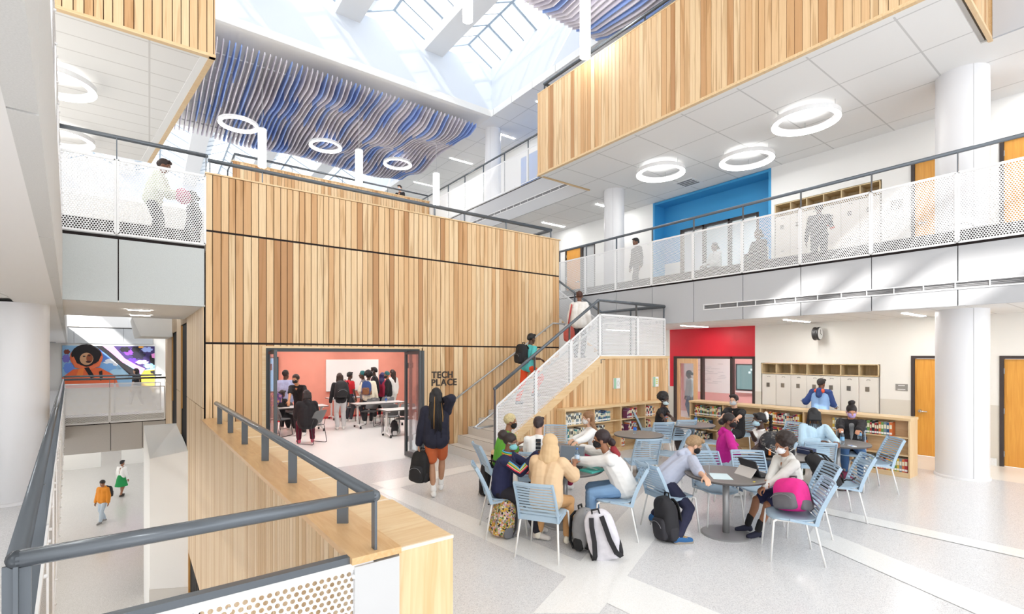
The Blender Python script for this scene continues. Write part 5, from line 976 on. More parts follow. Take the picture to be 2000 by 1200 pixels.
    if kind == 'skirt':
        mb = MB(); mb.lathe([(.0005, P.z+.1), (.125*s, P.z+.1), (.17*s, P.z-.05), (.25*s, P.z-.42*s), (.0005, P.z-.42*s)], (0, 0, 0), 24)
    else:
        for q in (-1, 1):
            if kind == 'pants': chain(mb, [H[q], K_[q], K_[q]+(F_[q]-K_[q])*.5-Y*.01, F_[q]-(F_[q]-K_[q]).normalized()*.03], [.098*s, .07*s, .068*s, .056*s])
            else: cap(mb, H[q], H[q]+(K_[q]-H[q])*.78, .102*s, .092*s)
    part({'pants': 'trousers', 'shorts': 'shorts', 'skirt': 'skirt'}[kind], mb, col, wr=.010, mat=hipm)
    # shirt or jacket
    kind, col = top[0], top[1]; g = loose; mb = MB()
    for q in (-1, 1): chain(mb, [P+X*q*.055*s+Z*(.0 if sit else -.01)+(fw*-.02 if lean > 20 else Z*0), mid+sx*q*.06*s, Nk-u*.13*s+sx*q*.075*s], [(.112+g)*s, (.103+g*.8)*s, (.108+g*.4)*s])
    cap(mb, S[-1]-u*.012, S[1]-u*.012, (.064+g*.3)*s); cap(mb, Nk-u*.05*s, Nk-u*.012*s, .072*s, .062*s)
    for q in (-1, 1):
        if kind == 'short': cap(mb, S[q]-u*.01, S[q]+(E_[q]-S[q])*.72, (.06+g*.2)*s, (.058+g*.35)*s)
        elif kind == 'elbow': chain(mb, [S[q], E_[q], E_[q]+(W_[q]-E_[q])*.25], [(.066+g*.4)*s, (.06+g*.6)*s, (.055+g*.6)*s])
        else: chain(mb, [S[q], E_[q], W_[q]-(W_[q]-E_[q]).normalized()*.015], [(.062+g*.25)*s, (.053+g*.45)*s, (.041+g*.35)*s])
    if 'hood' in top: 
        for q in (-1, 1): cap(mb, Nk-fw*.05*s+sx*q*.05*s, Nk+fw*.03*s+sx*q*.075*s-u*.02, .045*s, .026*s)
        cap(mb, Nk-fw*.085*s-u*.05*s, Nk-fw*.07*s+u*.01*s, .06*s, .05*s)
    o = part('hoodie' if 'hood' in top else ('jacket' if inner else 'shirt'), mb, col, wr=.011, mat=top[2] if len(top) > 2 and not isinstance(top[2], str) else None)
    if inner:
        mb = MB(); chain(mb, [P+fw*.075*s+Z*.05, mid+fw*.085*s, Nk-u*.1*s+fw*.07*s], [.055*s, .055*s, .06*s]); part('undershirt', mb, inner)
    # shoes
    for q in (-1, 1):
        mb = MB(); f = F_[q]; fo = V((q*.12, 1, 0)).normalized(); dn = Z
        if kind and sit and f.z > .1: pass
        cap(mb, f-Z*.03-fo*.02, f-Z*.045-fo*.03, .043*s, .04*s); chain(mb, [f-Z*.03, f+fo*.075*s-Z*.043, f+fo*.15*s-Z*.052], [.044*s, .041*s, .034*s]); mb2 = MB(); fl_ = f.z-.085+.006
        part('shoe', mb, shoe, vox)
        if sock: mb = MB(); cap(mb, f-(f-K_[q]).normalized()*.02, f-(f-K_[q]).normalized()*.13, .045*s, .048*s); part('sock', mb, sock, vox)
    # head: eyes, mask, hair
    if face:
        for q in (-1, 1):
            mb = MB(); mb.sell(hp(q*.03, .076, .004), (.0135, .008, .0085), n=12, k=8, mat=m3); mb.sell(hp(q*.03, .0815, .004), (.0062, .0045, .0066), n=10, k=6, m=1, mat=m3); mb.build('eye', [M('#efe9e4', .3), M('#1d1412', .3)], t)
            mb = MB(); mb.tube([hp(q*.046, .066, .024), hp(q*.032, .080, .029), hp(q*.017, .083, .025)], .0035*s, 6); mb.build('eyebrow', M(hair[1] if hair[1] != 'none' and hair[0] != 'hijab' else '#2a1f1b', .8), t)
    if mask:
        mb = MB(); mb.sell(hp(0, .040, -.052), (.062, .063, .050), .75, .8, 18, 10, mat=m3); o = mb.build('face_mask', M(mask, .8), t)
        for q in (-1, 1): mb = MB(); mb.tube([hp(q*.058, .055, -.03), hp(q*.074, .02, -.012), hp(q*.083, -.012, .004), hp(q*.08, -.02, -.03), hp(q*.060, .04, -.075)], .0028*s, 5); mb.build('ear_loop', M(mask, .8), o)
    hs, hc = hair; mb = MB(); hv = vox*1.1; wr = .006
    capm = lambda r=1.: mb.sell(hp(0, -.026, .040), (.0835*r, .0985*r, .092*r), n=18, k=12, mat=m3)
    if hs == 'hijab':
        mb.sell(hp(0, -.028, .03), (.1, .112, .106), n=18, k=12, mat=m3); cap(mb, hp(0, -.04, -.02), Nk-fw*.02-u*.02, .092*s, .09*s); cap(mb, hp(-.05, .03, -.08), hp(.05, .03, -.08), .05*s)
        for q in (-1, 1): cap(mb, hp(q*.045, -.02, -.05), Nk+sx*q*.085*s-u*.02, .066*s, .055*s); cap(mb, Nk+sx*q*.07*s-u*.02-fw*.02, Nk+sx*q*.045*s-u*.09*s-fw*.045*s, .065*s, .05*s)
        part('head_scarf', mb, hc, hv, 5, .012)
    elif hs:
        capm(1.03 if hs != 'afro' else 1.05)
        if hs == 'afro':
            for i in range(44): a = i*2.4; e = -.2+1.7*i/44; mb.sell(hp(.106*math.cos(a)*math.cos(e), -.05+.11*math.sin(a)*math.cos(e)*(1 if math.sin(a) < .2 else .6), .066+.108*math.sin(e)), (.048, .048, .048), n=8, k=6, mat=m3)
            wr = .016
        if hs == 'curly': wr = .012; mb.sell(hp(0, -.02, .065), (.085, .09, .08), n=16, k=10, mat=m3)
        if hs == 'short': 
            cap(mb, hp(-.05, .045, .095), hp(.05, .05, .095), .03*s); cap(mb, hp(0, -.1, -.01), hp(0, -.1, .03), .04*s)
        if hs in ('long', 'braids', 'locs'):
            ln = {'long': .30, 'braids': .52, 'locs': .34}[hs]*s
            for i in range(-3, 4): x = i*.024; cap(mb, hp(x, -.085, .03), hp(x*1.1, -.085, -.09), .03*s, .028*s)
            dn = (-Z*.94-fw*.18+V((0, 0, 0))).normalized()
            if hs == 'long':
                for i in range(-3, 4): a = hp(i*.026, -.085+.004*i*i, -.08); b = a+dn*ln*(.9-.03*i*i)-fw*.03; chain(mb, [a, (a+b)/2-fw*.02, b], [.03*s, .027*s, .012*s])
        if hs in ('bun', 'puff', 'low'):
            c = {'bun': (0, -.055, .155), 'puff': (0, -.14, .085), 'low': (0, -.135, -.03)}[hs]; r = {'bun': .05, 'puff': .065, 'low': .045}[hs]
            for i in range(7): a = i*.9; mb.sell(hp(c[0]+.02*math.cos(a), c[1]+.018*math.sin(a*1.3), c[2]+.02*math.sin(a)), (r*.85,)*3, n=10, k=8, mat=m3)
            wr = .007
        ho = part('hair', mb, hc, hv, 2, wr, M(hc, .55, var=.2, scale=60.))
        if hs in ('braids', 'locs'):
            rg = random.Random(len(label)); nb_ = 30 if hs == 'braids' else 18; mb = MB(); mb2 = MB()
            for i in range(nb_):
                a = R(165+210*i/(nb_-1)); x, y = .082*math.cos(a), -.02+.085*math.sin(a); st_ = hp(x, y, rg.uniform(.0, .04)); l = ln*rg.uniform(.75, 1.05)
                q1 = st_-Z*.11*s+(m3 @ V((x*.2, -.02, 0))); q2 = q1-Z*l*.5-fw*(.09 if hs == 'braids' else .03)+sx*x*.4; q3 = q2-Z*l*.5-fw*.01
                (mb2 if i % 9 == 4 and hs == 'braids' else mb).tube([hp(x*.6, y*.6, .09), st_, q1, q2, q3], [.008, .0085, .008, .0075, .004], 6)
            mb.build('braids', M(hc, .6, var=.25, scale=90.), ho)
            if mb2.v: mb2.build('braids', M('#a87a3c', .6), ho)
    if extra: extra(dict(t=t, P=P, Nk=Nk, S=S, E=E_, W=W_, K=K_, F=F_, u=u, fw=fw, sx=sx, hp=hp, s=s, mid=mid, m3=m3, part=part, g=loose))
    Mw = IM.inverted(); return dict(t=t, back=Mw @ (mid+u*.02-fw*.2*s), yaw=yaw, lhand=Mw @ W_[-1], rhand=Mw @ W_[1], Nk=Mw @ Nk)
def worn(label, i, sz, body, second=None, **k):
    b = i['back']; bag(label, Vector((b.x, b.y, b.z-sz[2]*.52)), i['yaw']+R(180), sz, body, second, tail=False, **k)
# ---- around the front tables
def stripes(i):
    s = i['s']; g = i['g']*.6
    for q, cols in ((1, ('#5bb6e0', '#f2c23c', '#3f9f5a', '#f0b8a0', '#d8324a')), (-1, ('#5bb6e0', '#f2c23c', '#3f9f5a', '#f0b8a0'))):
        for k, c in enumerate(cols):
            mb = MB(); a = (i['E'][q]-i['S'][q]); sd = i['sx']*q*.9+Vector((0, 0, .35)); o = (k-2)*.0145*s
            an = a.normalized(); w = i['W'][q]-i['E'][q]; wn = w.normalized(); d1 = (sd-an*sd.dot(an)).normalized(); d2 = (sd-wn*sd.dot(wn)).normalized(); f1, f2 = an.cross(d1)*o, wn.cross(d2)*o; P = [i['S'][q]+a*.3+d1*(.066*s+g)+f1, i['S'][q]+a*.75+d1*(.064*s+g)+f1, i['E'][q]+(d1+d2).normalized()*(.064*s+g)+(f1+f2)*.5, i['E'][q]+w*.5+d2*(.054*s+g)+f2]
            mb.tube(P, .0085*s, 6); mb.build('sleeve_stripe', M(c, .8), i['t'])
    mb = MB()
    for k, c in enumerate(('#d8324a', '#f2c23c', '#3f9f5a', '#5bb6e0')): mb.tube([i['Nk']+i['sx']*.072*s*math.cos(a)+i['fw']*.075*s*math.sin(a)+i['u']*(.012*k-.01) for a in (-2.5, -1.9, -1.2, -.6, 0, .6, 1.1)], .007, 5, k)
    mb.build('collar', [M(c, .8) for c in ('#d8324a', '#f2c23c', '#3f9f5a', '#5bb6e0')], i['t'])
    glasses(i)
def glasses(i):
    mb = MB(); hp = i['hp']
    for q in (-1, 1): mb.tube([hp(q*.032+.023*math.cos(a*.52), .094, .002+.019*math.sin(a*.52)) for a in range(12)], .002, 5, closed=True); mb.tube([hp(q*.055, .09, .006), hp(q*.078, .0, .004)], .002, 5)
    mb.tube([hp(-.009, .096, .004), hp(.009, .096, .004)], .002, 5); mb.build('glasses', M('#c9b7a8', .3, .5), i['t'])
NV = .0062
person('person in a navy top with rainbow striped sleeves and a pale blue mask', at(986, 968, .46), 345, 1.50, sit=True, lean=10, head=(0, 8), wl=at(1050, 886, .96), wr=at(1043, 897, .95), skin='m', hair=('puff', '#2b1f1d'), top=('long', '#22264a'), loose=.03, bottom=('pants', '#24222b'), mask='#8fd2d8', vox=NV, fl=(-.1, .36, .085), fr=(.12, .44, .085), extra=stripes, shoe='#d9d4d0', curl=.9)
person('person in beige with a tan head scarf seen from behind, holding up a bottle', Vector((3.66, 4.24, 0)), 67, 1.62, sit=True, lean=16, head=(8, 12), wr=at(1122, 905, .88), wl=at(1060, 915, .78), skin='b', hair=('hijab', '#d9b98f'), top=('elbow', '#e0c09a'), bottom=('pants', '#c99a68'), shoe='#efe9da', vox=NV, loose=.04, fl=(-.17, .18, .10), fr=(.2, .16, .10), sock='#efe9da', face=True, curl=1.3)
bottle('clear bottle held up over the laptop table', at(1127, 905, .835), .19, '#3f79d6')
def redends(i):
    mb = MB(); hp = i['hp']
    for x in (-.03, 0, .03): cap(mb, hp(x, -.15, -.12), hp(x*1.4, -.21, -.20), .04, .025)
    i['part']('hair_ends', mb, '#8f2c33', .012, 2, .01)
person('person in white and jeans leaning across a table, dark hair with red ends', at(1212, 966, .46), 172, 1.68, sit=True, lean=26, side=-4, head=(-6, 4), wl=at(1120, 900, .84), wr=at(1098, 868, .90), skin='b', hair=('low', '#2c1d20'), top=('long', '#f0efed'), bottom=('pants', '#7d9fc4'), mask='#1f1c20', vox=NV, loose=.045, fl=(-.16, .40, .085), fr=(.16, .30, .085), extra=redends)
def belt(i): 
    mb = MB(); mb.tube([i['P']+Vector((.17*math.cos(a*.5236), .125*math.sin(a*.5236), .02)) for a in range(12)], .018, 6, closed=True); return mb
person('person in a bright green shirt with short curly blond hair', at(984, 914, .46), 30, 1.62, sit=True, lean=14, head=(-28, 6), wl=at(1015, 866, .80), wr=at(1030, 872, .80), skin='b', hair=('curly', '#cdbd90'), top=('short', '#63ac3a'), bottom=('pants', '#b3c6dc'), mask='#1d1b1e', vox=.009, loose=.015, extra=lambda i: [MB.build(m_, 'belt', M('#1d1b1d', .5), i['t']) for m_ in [belt(i)]])

def backstripe(i):
    mb = MB(); s = i['s']; u, fw, sx = i['u'], i['fw'], i['sx']
    for k in range(8):
        z = .02+.054*k; c = i['P']+u*z*s-fw*(.118 if k < 6 else .10)*s-fw*.012; mb.hexa([c-sx*.035-fw*.004, c+sx*.035-fw*.004, c+sx*.035+fw*.03, c-sx*.035+fw*.03, c-sx*.035-fw*.004+u*.04, c+sx*.035-fw*.004+u*.04, c+sx*.035+fw*.03+u*.04, c-sx*.035+fw*.03+u*.04])
    mb.build('back_stripe', M('#26282e', .8), i['t'])
person('person in a white shirt with a broken black stripe down the back', at(1052, 926, .46), 84, 1.62, sit=True, lean=6, head=(-8, 4), wl=at(1040, 872, .80), wr=at(1075, 872, .80), skin='l', hair=('short', '#35272a'), top=('short', '#f3f2f0'), bottom=('pants', '#2a2a30'), vox=.009, loose=.012, extra=backstripe)
person('person with long brown hair, white sweater and grey mask beside the short bookcase', at(1160, 900, .46), 176, 1.60, sit=True, lean=12, head=(4, 4), wl=at(1100, 880, .80), wr=at(1105, 868, .80), skin='l', hair=('long', '#8f6848'), top=('long', '#f1f0ee'), bottom=('pants', '#8a1f42'), mask='#d8d4cf', vox=.009, loose=.02)
def laces(i):
    for q in (-1, 1):
        mb = MB(); f = i['F'][q]
        for k in range(4): c = f+Vector((q*.01, .05+.02*k, -.0+.0-.006*k)); mb.tube([c+Vector((-.025, 0, -.008)), c+Vector((0, .004, .006)), c+Vector((.025, 0, -.008))], .005, 5)
        mb.build('laces', M('#e3b63a', .8), i['t'])
        mb = MB(); cap(mb, f+Vector((0, -.03, -.068)), f+Vector((q*.018, .15, -.07)), .032, .034); i['part']('sole', mb, '#9c9488', .007, 2)
person('boy in a pale blue grey hoodie bent over a worksheet, black mask, yellow laced shoes', at(1302, 957, .46), 12, 1.64, sit=True, zs=.47, lean=47, head=(-8, 30), wl=at(1372, 924, .775), wr=at(1378, 934, .775), skin='l', hair=('short', '#a08260'), top=('elbow', '#b9bfd2', 'hood'), bottom=('pants', '#262842'), mask='#1c1b1f', shoe='#31659a', vox=NV, loose=.018, wfl=at(1276, 1005, .10), wfr=at(1325, 1048, .085), curl=.6, extra=laces)
t = thing('pen', 'pen in the hand of the writing boy', 'pen', at(1385, 925, .79)); mb = MB(); mb.cyl((0, 0, -.03), (.02, .01, .12), .004, 8); mb.build('barrel', M('#9aa0a8', .4), t)
person('boy in a light grey hoodie with a round curly afro and white mask, hands clasped', at(1538, 977, .46), 188, 1.47, sit=True, lean=9, head=(-2, 12), wl=at(1478, 962, .62), wr=at(1487, 968, .63), skin='b', hair=('afro', '#2a1f1c'), top=('long', '#d0ceca', 'hood'), bottom=('shorts', '#23264a'), mask='#e6e6e8', shoe='#1f2136', sock='#1b1a1d', vox=NV, loose=.026, wfl=at(1480, 1038, .085), wfr=at(1460, 1026, .085), curl=1.1)
def bun(i):
    mb = MB(); c = (i['W'][-1]+i['W'][1])/2; mb.sell(c+Vector((0, .05, 0)), (.2, .12, .14), n=14, k=10); return mb
def navyyoke(i):
    mb = MB(); s = i['s']; cap(mb, i['S'][-1]+i['u']*.01, i['S'][1]+i['u']*.01, .085*s)
    for q in (-1, 1): cap(mb, i['S'][q], i['E'][q], .08*s, .075*s); cap(mb, i['E'][q], i['E'][q]+(i['W'][q]-i['E'][q])*.5, .074*s, .066*s)
    cap(mb, i['Nk']-i['fw']*.12*s-i['u']*.11*s, i['Nk']-i['fw']*.1*s, .07*s); i['part']('navy_yoke', mb, '#2f4680', .012, 3, .006); mb = MB(); cap(mb, i['Nk']-i['fw']*.09*s-i['sx']*.06-i['u']*.01, i['Nk']-i['fw']*.09*s+i['sx']*.06-i['u']*.01, .055*s); i['part']('orange_hood_edge', mb, '#e8593a', .012)
def sleeve(i):
    mb = MB(); cap(mb, i['E'][1], i['W'][1], .06, .055); return mb
# ---- around the tables behind
person('girl in a magenta zip hoodie with a black mask, looking to the camera', at(1420, 912, .46), 345, 1.62, sit=True, lean=6, head=(-22, 4), wl=at(1450, 888, .78), wr=at(1445, 896, .74), skin='m', hair=('low', '#241a1a'), top=('long', '#c81e92', 'hood'), bottom=('pants', '#c3d3e2'), mask='#1d1b1e', vox=.0075, loose=.02, inner='#ece4f2')
def scrunch(i):
    hp = i['hp']; mb = MB()
    for k in range(8): mb.sell(hp(.045*math.cos(k*.785), -.118, .07+.045*math.sin(k*.785)), (.028, .028, .028), n=8, k=6)
    i['part']('scrunchie', mb, '#f3f2f0', .009, 2, .006); mb = MB(); P = [hp(0, -.15, .08), hp(0, -.19, .05), hp(0, -.19, -.06), hp(.01, -.18, -.2), hp(.02, -.17, -.32)]
    for a, b in zip(P, P[1:]):
        for k in range(4): c = a.lerp(b, k/4); mb.sell(c+i['sx']*.012*(-1)**k, (.026, .026, .026), n=8, k=6)
    i['part']('long_braid', mb, '#1d1718', .008, 2); glasses(i)
person('girl with a white scrunchie and long braid, pale blue mask, at the camouflage bag', at(1488, 908, .46), 186, 1.60, sit=True, lean=6, head=(-14, 2), wl=at(1470, 880, .80), wr=at(1468, 846, 1.0), skin='k', hair=('short', '#1d1718'), top=('short', '#f1f0ee'), bottom=('pants', '#6b7c94'), mask='#b9dbe8', vox=.008, loose=.01, extra=scrunch)
person('girl in a light blue sweatshirt with black braids, her back to the camera', at(1592, 896, .46), 72, 1.66, sit=True, lean=12, head=(-4, 16), wl=at(1600, 862, .79), wr=at(1640, 872, .79), skin='m', hair=('locs', '#1b181a'), top=('long', '#bfdcf0'), bottom=('pants', 'camo'), shoe='#e5ded4', vox=.008, loose=.04)
person('student in a black jacket with a top bun and purple mask at the bottle table', at(1662, 880, .46), 240, 1.66, sit=True, lean=10, head=(6, 22), wl=at(1662, 868, .79), wr=at(1645, 872, .79), skin='#c98f70', hair=('bun', '#221a1b'), top=('long', '#201d20'), bottom=('pants', '#3f628f'), mask='#c3a9e0', vox=.0075, loose=.04, inner='#8c8d8e')
def redprint(i):
    mb = MB(); c = i['mid']+i['fw']*.122*i['s']+i['u']*.05
    mb.tube([c+i['sx']*.09*math.cos(a*.42)+i['u']*.09*math.sin(a*.42)-i['fw']*.02*abs(math.cos(a*.42)) for a in range(15)], .012, 6, closed=True); mb.tube([c-i['sx']*.05-i['u']*.07, c+i['u']*.06, c+i['sx']*.05-i['u']*.07], .010, 6); mb.build('red_print', M('#d23a3c', .8), i['t'])
person('student in a black T-shirt with a round red print and grey mask', at(1434, 852, .46), 215, 1.74, sit=True, lean=3, head=(8, 0), wl=at(1425, 835, .80), wr=at(1398, 832, .78), skin='l', hair=('short', '#2a1f20'), top=('short', '#1d1b1e'), bottom=('shorts', '#222024'), mask='#c3c6ca', shoe='#26242a', vox=.008, loose=.04, extra=redprint)
def teeprint(i): 
    mb = MB(); c = i['mid']+i['fw']*.118*i['s']+i['u']*.02; sx, u, fw = i['sx'], i['u'], i['fw']
    for k, col in ((0, 0), (1, 1), (2, 2)): a = c-u*(.03-.03*k); mb.hexa([a-sx*.08-fw*.03, a+sx*.08-fw*.03, a+sx*.08+fw*.008, a-sx*.08+fw*.008, a-sx*.08-fw*.03+u*.026, a+sx*.08-fw*.03+u*.026, a+sx*.08+fw*.008+u*.026, a-sx*.08+fw*.008+u*.026], col)
    mb.build('shirt_print', [M('#5fa9d8', .8), M('#e88a5a', .8), M('#c9b8d8', .8)], i['t']); glasses(i)
person('student in a black printed T-shirt and pale mask in the corner between the bookcases', at(1294, 846, .46), 325, 1.66, sit=True, lean=6, head=(-20, 6), wl=at(1322, 828, .78), wr=at(1305, 832, .78), skin='k', hair=('afro', '#1c1717'), top=('short', '#1e1c20'), bottom=('pants', '#4a4040'), mask='#d3e6ec', vox=.008, loose=.012, extra=teeprint)
# ---- walking students
i = person('girl with waist long braids, navy jacket and rust shorts walking away with a bag', at(852, 970, 0), 98, 1.70, lean=2, head=(-4, 6), L=(-.27, .04, .80), Rh=(.13, .04, 1.50), skin='#b98a6c', hair=('braids', '#1a1719'), top=('long', '#1d1e30'), bottom=('shorts', '#bf5f34'), shoe='#f1f0ee', sock='#f1f0ee', vox=.0075, loose=.045, fl=(-.04, -.02, .085), fr=(.07, .24, .12), curl=1.2)
q = i['lhand']; bag('black backpack hanging from the hand of the girl with braids', Vector((q.x-.01, q.y, q.z-.60)), img(250), (.3, .2, .50), '#1b1a1c', '#242326', (R(4), R(-4)), straps='#1b1a1c')
p = onb(1030, 700, 8.75); zst = RI*(int((p.x-A0)/GO)+1)
i = person('boy in a turquoise shirt and orange trousers climbing the stair', Vector((p.x, 8.75, 0)), 36.7, 1.66, z=zst, lean=10, head=(0, 6), fl=(-.09, -.26, -.09), fr=(.09, .12, .27), skin='d', hair=('short', '#1f1a1a'), top=('short', '#5cc4c4'), bottom=('pants', '#f0562c'), shoe='#6b6d78', vox=.011, loose=.02, Rh=(.22, .2, 1.05), L=(-.25, .1, .9)); worn('black backpack on the back of the boy on the stair', i, (.32, .22, .46), '#222226')
p = onb(1131, 620, 8.9)
i = person('woman in a loose white poncho with a red tote on the stair landing', Vector((p.x, 8.9, 0)), 66, 1.72, z=LZ, lean=2, head=(24, 4), skin='m', hair=('short', '#4a2a20'), top=('long', '#f1efec'), bottom=('pants', '#3a383e'), shoe='#2b292c', vox=.011, loose=.05, face=False, L=(-.28, .05, .80), Rh=(.26, .05, .85))
q = i['lhand']; t = thing('tote_bag', 'long red tote hanging from the shoulder of the woman in white', 'bag', (q.x-.05, q.y-.05, q.z-.38), img(66)); mb = MB(); mb.sell((0, 0, .17), (.15, .06, .2), .5, .6, 20, 10); mb.build('bag_body', M('#c05a50', .8, var=.15, scale=12.), t); mb = MB(); mb.tube([(-.03, .0, .33), (.03, -.06, .62), (.10, -.10, .92)], .02, 6); mb.build('strap', M('#c8504f', .8), t)
FV = .014
p = ona(1245, 500, 12.1); person('dark clothed student walking along the balcony behind the panels', p, 200, 1.72, z=L2, lean=4, head=(0, 8), skin='m', hair=('short', '#1c1a1c'), top=('long', '#4b4a50', 'hood'), bottom=('pants', '#5b5b62'), vox=FV, loose=.03, fl=(-.1, .2, .1), fr=(.1, -.2, .1), mask=None)
p = ona(1481, 520, 12.6); person('dark clothed student sitting behind the balcony panels', p, 200, 1.7, z=L2, sit=True, zs=.45, skin='d', hair=('low', '#1c1a1c'), top=('long', '#2c2b30', 'hood'), bottom=('pants', '#2b2b33'), vox=FV, loose=.04)
p = ona(1396, 520, 12.9); person('second student sitting behind the balcony panels near the glazing', p, 200, 1.62, z=L2, sit=True, zs=.45, skin='d', hair=('low', '#1c1a1c'), top=('long', '#cfd3d6'), bottom=('pants', '#2b2b33'), vox=FV, loose=.02)
p = ona(1600, 450, 12.6); person('student in dark clothes with a red sleeve at the balcony lockers', p, 60, 1.7, z=L2, lean=8, skin='d', hair=('short', '#1c1a1c'), top=('long', '#3a393d'), bottom=('pants', '#3b3a3f'), vox=FV, Rh=(.2, .4, 1.25), extra=lambda i: [i['part']('red_sleeve', m_, '#d8533f') for m_ in [sleeve(i)]] )
p = ona(1268, 10, 9.62); person('person in a grey plaid shirt leaning at the high platform rail', p, 250, 1.76, z=L3-.02, lean=12, head=(0, 20), skin='l', hair=('short', '#2a2220'), top=('long', '#cfcac6'), bottom=('pants', '#3b3d46'), vox=.012, loose=.02, mask='#2b2026', wl=ona(1283, 25, 8.95), wr=ona(1262, 36, 8.95))
p = onb(782, 370, 21.9); person('person in black behind the far timber parapet', p, 250, 1.92, z=L3, skin='l', hair=('short', '#2a2220'), top=('long', '#232125'), bottom=('pants', '#232125'), mask='#dfe3e6', vox=FV, L=(-.1, .25, 1.1), Rh=(.1, .25, 1.1))
p = onb(298, 400, 10.9); person('person in pale green on the perforated bridge holding a pink bundle', p, 20, 1.68, z=L2, lean=16, head=(0, 20), skin='m', hair=('short', '#2c1d1a'), top=('long', '#dfe6d2'), bottom=('pants', '#3a393f'), vox=FV, loose=.03, Rh=(.1, .42, 1.0), L=(-.1, .42, 1.0), extra=lambda i: i['part']('bundle', bun(i), '#e28aa8'))
p = onb(379, 380, 12.4); person('person in black on the perforated bridge at the terrace side', p, 230, 1.6, z=L2, skin='k', hair=('low', '#1c1a1c'), top=('long', '#232226'), bottom=('pants', '#232226'), vox=FV, loose=.03)
person('person in black crossing the lower bridge', at(258, 800, 0)+Vector((.15, 1.2, 0)), 185, 1.66, lean=4, skin='l', hair=('long', '#2a2022'), top=('short', '#222125'), bottom=('pants', '#c9c6c6'), vox=FV, fl=(-.08, .25, .085), fr=(.08, -.2, .1))
i = person('boy in an orange hoodie walking along the lower corridor', at(202, 1021, L0), 268, 1.62, z=L0, lean=2, head=(0, 14), skin='b', hair=('curly', '#2a211f'), top=('long', '#dd8b2a', 'hood'), bottom=('pants', '#b9c6d2'), shoe='#8c8a88', vox=.012, loose=.05, fl=(-.04, .18, .085), fr=(.05, -.12, .1)); worn('dark backpack of the boy in the orange hoodie', i, (.32, .2, .42), '#232225')
person('woman in a white cardigan and green skirt walking away on the lower level', at(237, 970, L0), 88, 1.62, z=L0, skin='b', hair=('short', '#241c1c'), top=('long', '#efedea'), bottom=('skirt', '#1f8f4c'), shoe='#3b342f', vox=.012, fl=(-.07, .1, .085), fr=(.07, -.12, .09))
p = ona(1602, 770, 12.75); i = person('boy in a light blue and navy hooded jacket at the lockers', p, 40, 1.66, lean=4, head=(-14, 6), skin='m', hair=('short', '#241c1c'), top=('long', '#8fb4e6'), bottom=('pants', '#3b4258'), vox=.011, loose=.03, L=(-.42, .2, 1.1), Rh=(.2, .35, 1.0), extra=lambda i: navyyoke(i))
p = ona(1350, 760, 14.9); person('blurred person in a pale blue grey top inside the classroom', p, 180, 1.7, lean=6, head=(0, 14), skin='d', hair=('low', '#1d1a1b'), top=('long', '#b9c9cf'), bottom=('pants', '#3a4468'), vox=FV, loose=.03)
# ---- students in the technology room
def tp(px, py, b, d, lab, h=1.68, sit=False, **k):
    q = at(px, py, 0) if b is None else onb(px, py, b); return person(lab, q, d, h, sit=sit, vox=k.pop('vox', .012), **k)
tp(557, 740, 15.6, 100, 'heavy set person in a blue grey shirt, back turned, by the blue screen', 1.76, lean=2, head=(-30, 4), skin='d', hair=('curly', '#241a18'), top=('short', '#a9b3d6'), bottom=('pants', '#26252a'), loose=.085)
tp(588, 770, 14.2, 268, 'student in a black polo bending over the seated students', 1.76, lean=28, head=(4, 0), skin='#c08a64', hair=('curly', '#2a1e1a'), top=('short', '#1c1b1e'), bottom=('pants', '#26252a'), mask='#26262a', loose=.02, vox=.010, wl=onb(606, 796, 13.5), wr=onb(562, 797, 13.5))
tp(600, 868, None, 120, 'large student in a black hoodie and maroon trousers seated with back turned', 1.74, True, lean=14, head=(4, 14), skin='b', hair=('locs', '#2b2122'), top=('long', '#1d1c20', 'hood'), bottom=('pants', '#5e1730'), shoe='#d2607a', loose=.07, vox=.010, fl=(-.16, .25, .085), fr=(.15, .2, .085))
tp(548, 846, None, 70, 'small seated student in a black hoodie beside the door leaf', 1.45, True, lean=10, head=(0, 10), skin='d', hair=('short', '#2a1d1b'), top=('long', '#222126', 'hood'), bottom=('pants', '#26252a'), loose=.03)
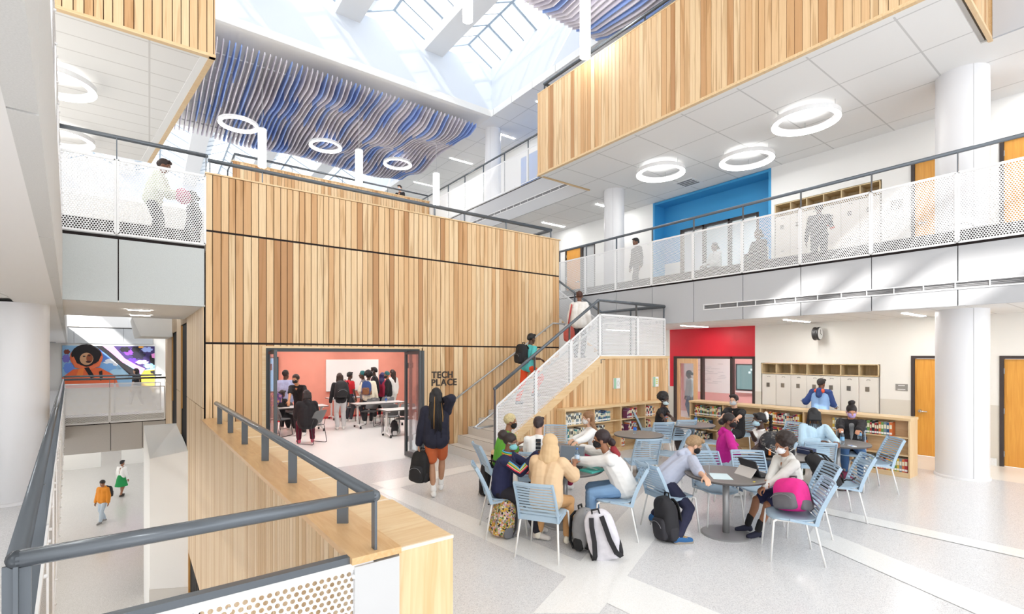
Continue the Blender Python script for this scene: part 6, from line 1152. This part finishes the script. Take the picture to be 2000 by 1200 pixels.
i = tp(665, 745, 14.6, 120, 'long haired student in black with a black backpack by the whiteboard', 1.7, lean=14, skin='l', hair=('long', '#3a2620'), top=('long', '#1c1b1e'), bottom=('pants', '#c9c8c8'), loose=.02); worn('black backpack worn by the whiteboard', i, (.38, .26, .5), '#262528')
i = tp(681, 742, 16.2, 60, 'student in red with a red backpack by the whiteboard', 1.66, skin='d', hair=('short', '#1c1718'), top=('short', '#d22a36'), bottom=('pants', '#3a3a40')); worn('red backpack worn by the whiteboard', i, (.3, .2, .44), '#d22a36')
i = tp(719, 828, None, 92, 'student in a cream fleece with curly black hair and a blue backpack', 1.66, lean=6, skin='d', hair=('afro', '#1b1618'), top=('long', '#efe6d0'), bottom=('pants', '#232226'), shoe='#f0efee', loose=.04, vox=.010, L=(-.3, .2, .95)); worn('navy blue backpack with tan base on the cream fleece', i, (.3, .2, .46), '#2e4a82', '#8a5a3a')
tp(746, 815, None, 85, 'student in a maroon jacket with blue dyed long hair', 1.6, lean=4, skin='m', hair=('long', '#332c5e'), top=('long', '#a82a48'), bottom=('pants', '#232226'), loose=.03, vox=.010)
tp(759, 770, 15.9, 190, 'student in black with teal hair and a black mask', 1.66, lean=4, head=(30, 10), skin='b', hair=('curly', '#1f6a6c'), top=('long', '#1f1e22'), bottom=('pants', '#232226'), mask='#1f1e22', loose=.02, vox=.010)
tp(768, 770, 16.6, 150, 'student in a white top and dark waistcoat with long dark hair', 1.7, skin='l', hair=('long', '#33201c'), top=('long', '#f0efec'), bottom=('pants', '#e6e4e0'), loose=.02)
tp(733, 760, 16.4, 190, 'student with a pink hood under a dark coat before the whiteboard', 1.8, skin='k', hair=('short', '#1c1718'), top=('long', '#2c2b30'), bottom=('pants', '#2c2b30'), mask='#c9dce8', inner='#e58ab0', loose=.02)
tp(711, 762, 15.6, 200, 'student with dyed teal hair half hidden behind the cream fleece', 1.7, skin='d', hair=('curly', '#1d6f72'), top=('long', '#7f7e84'), bottom=('pants', '#2c2b30'), loose=.03)
bpy.data.objects.remove(TO); bpy.data.scenes.remove(TS)
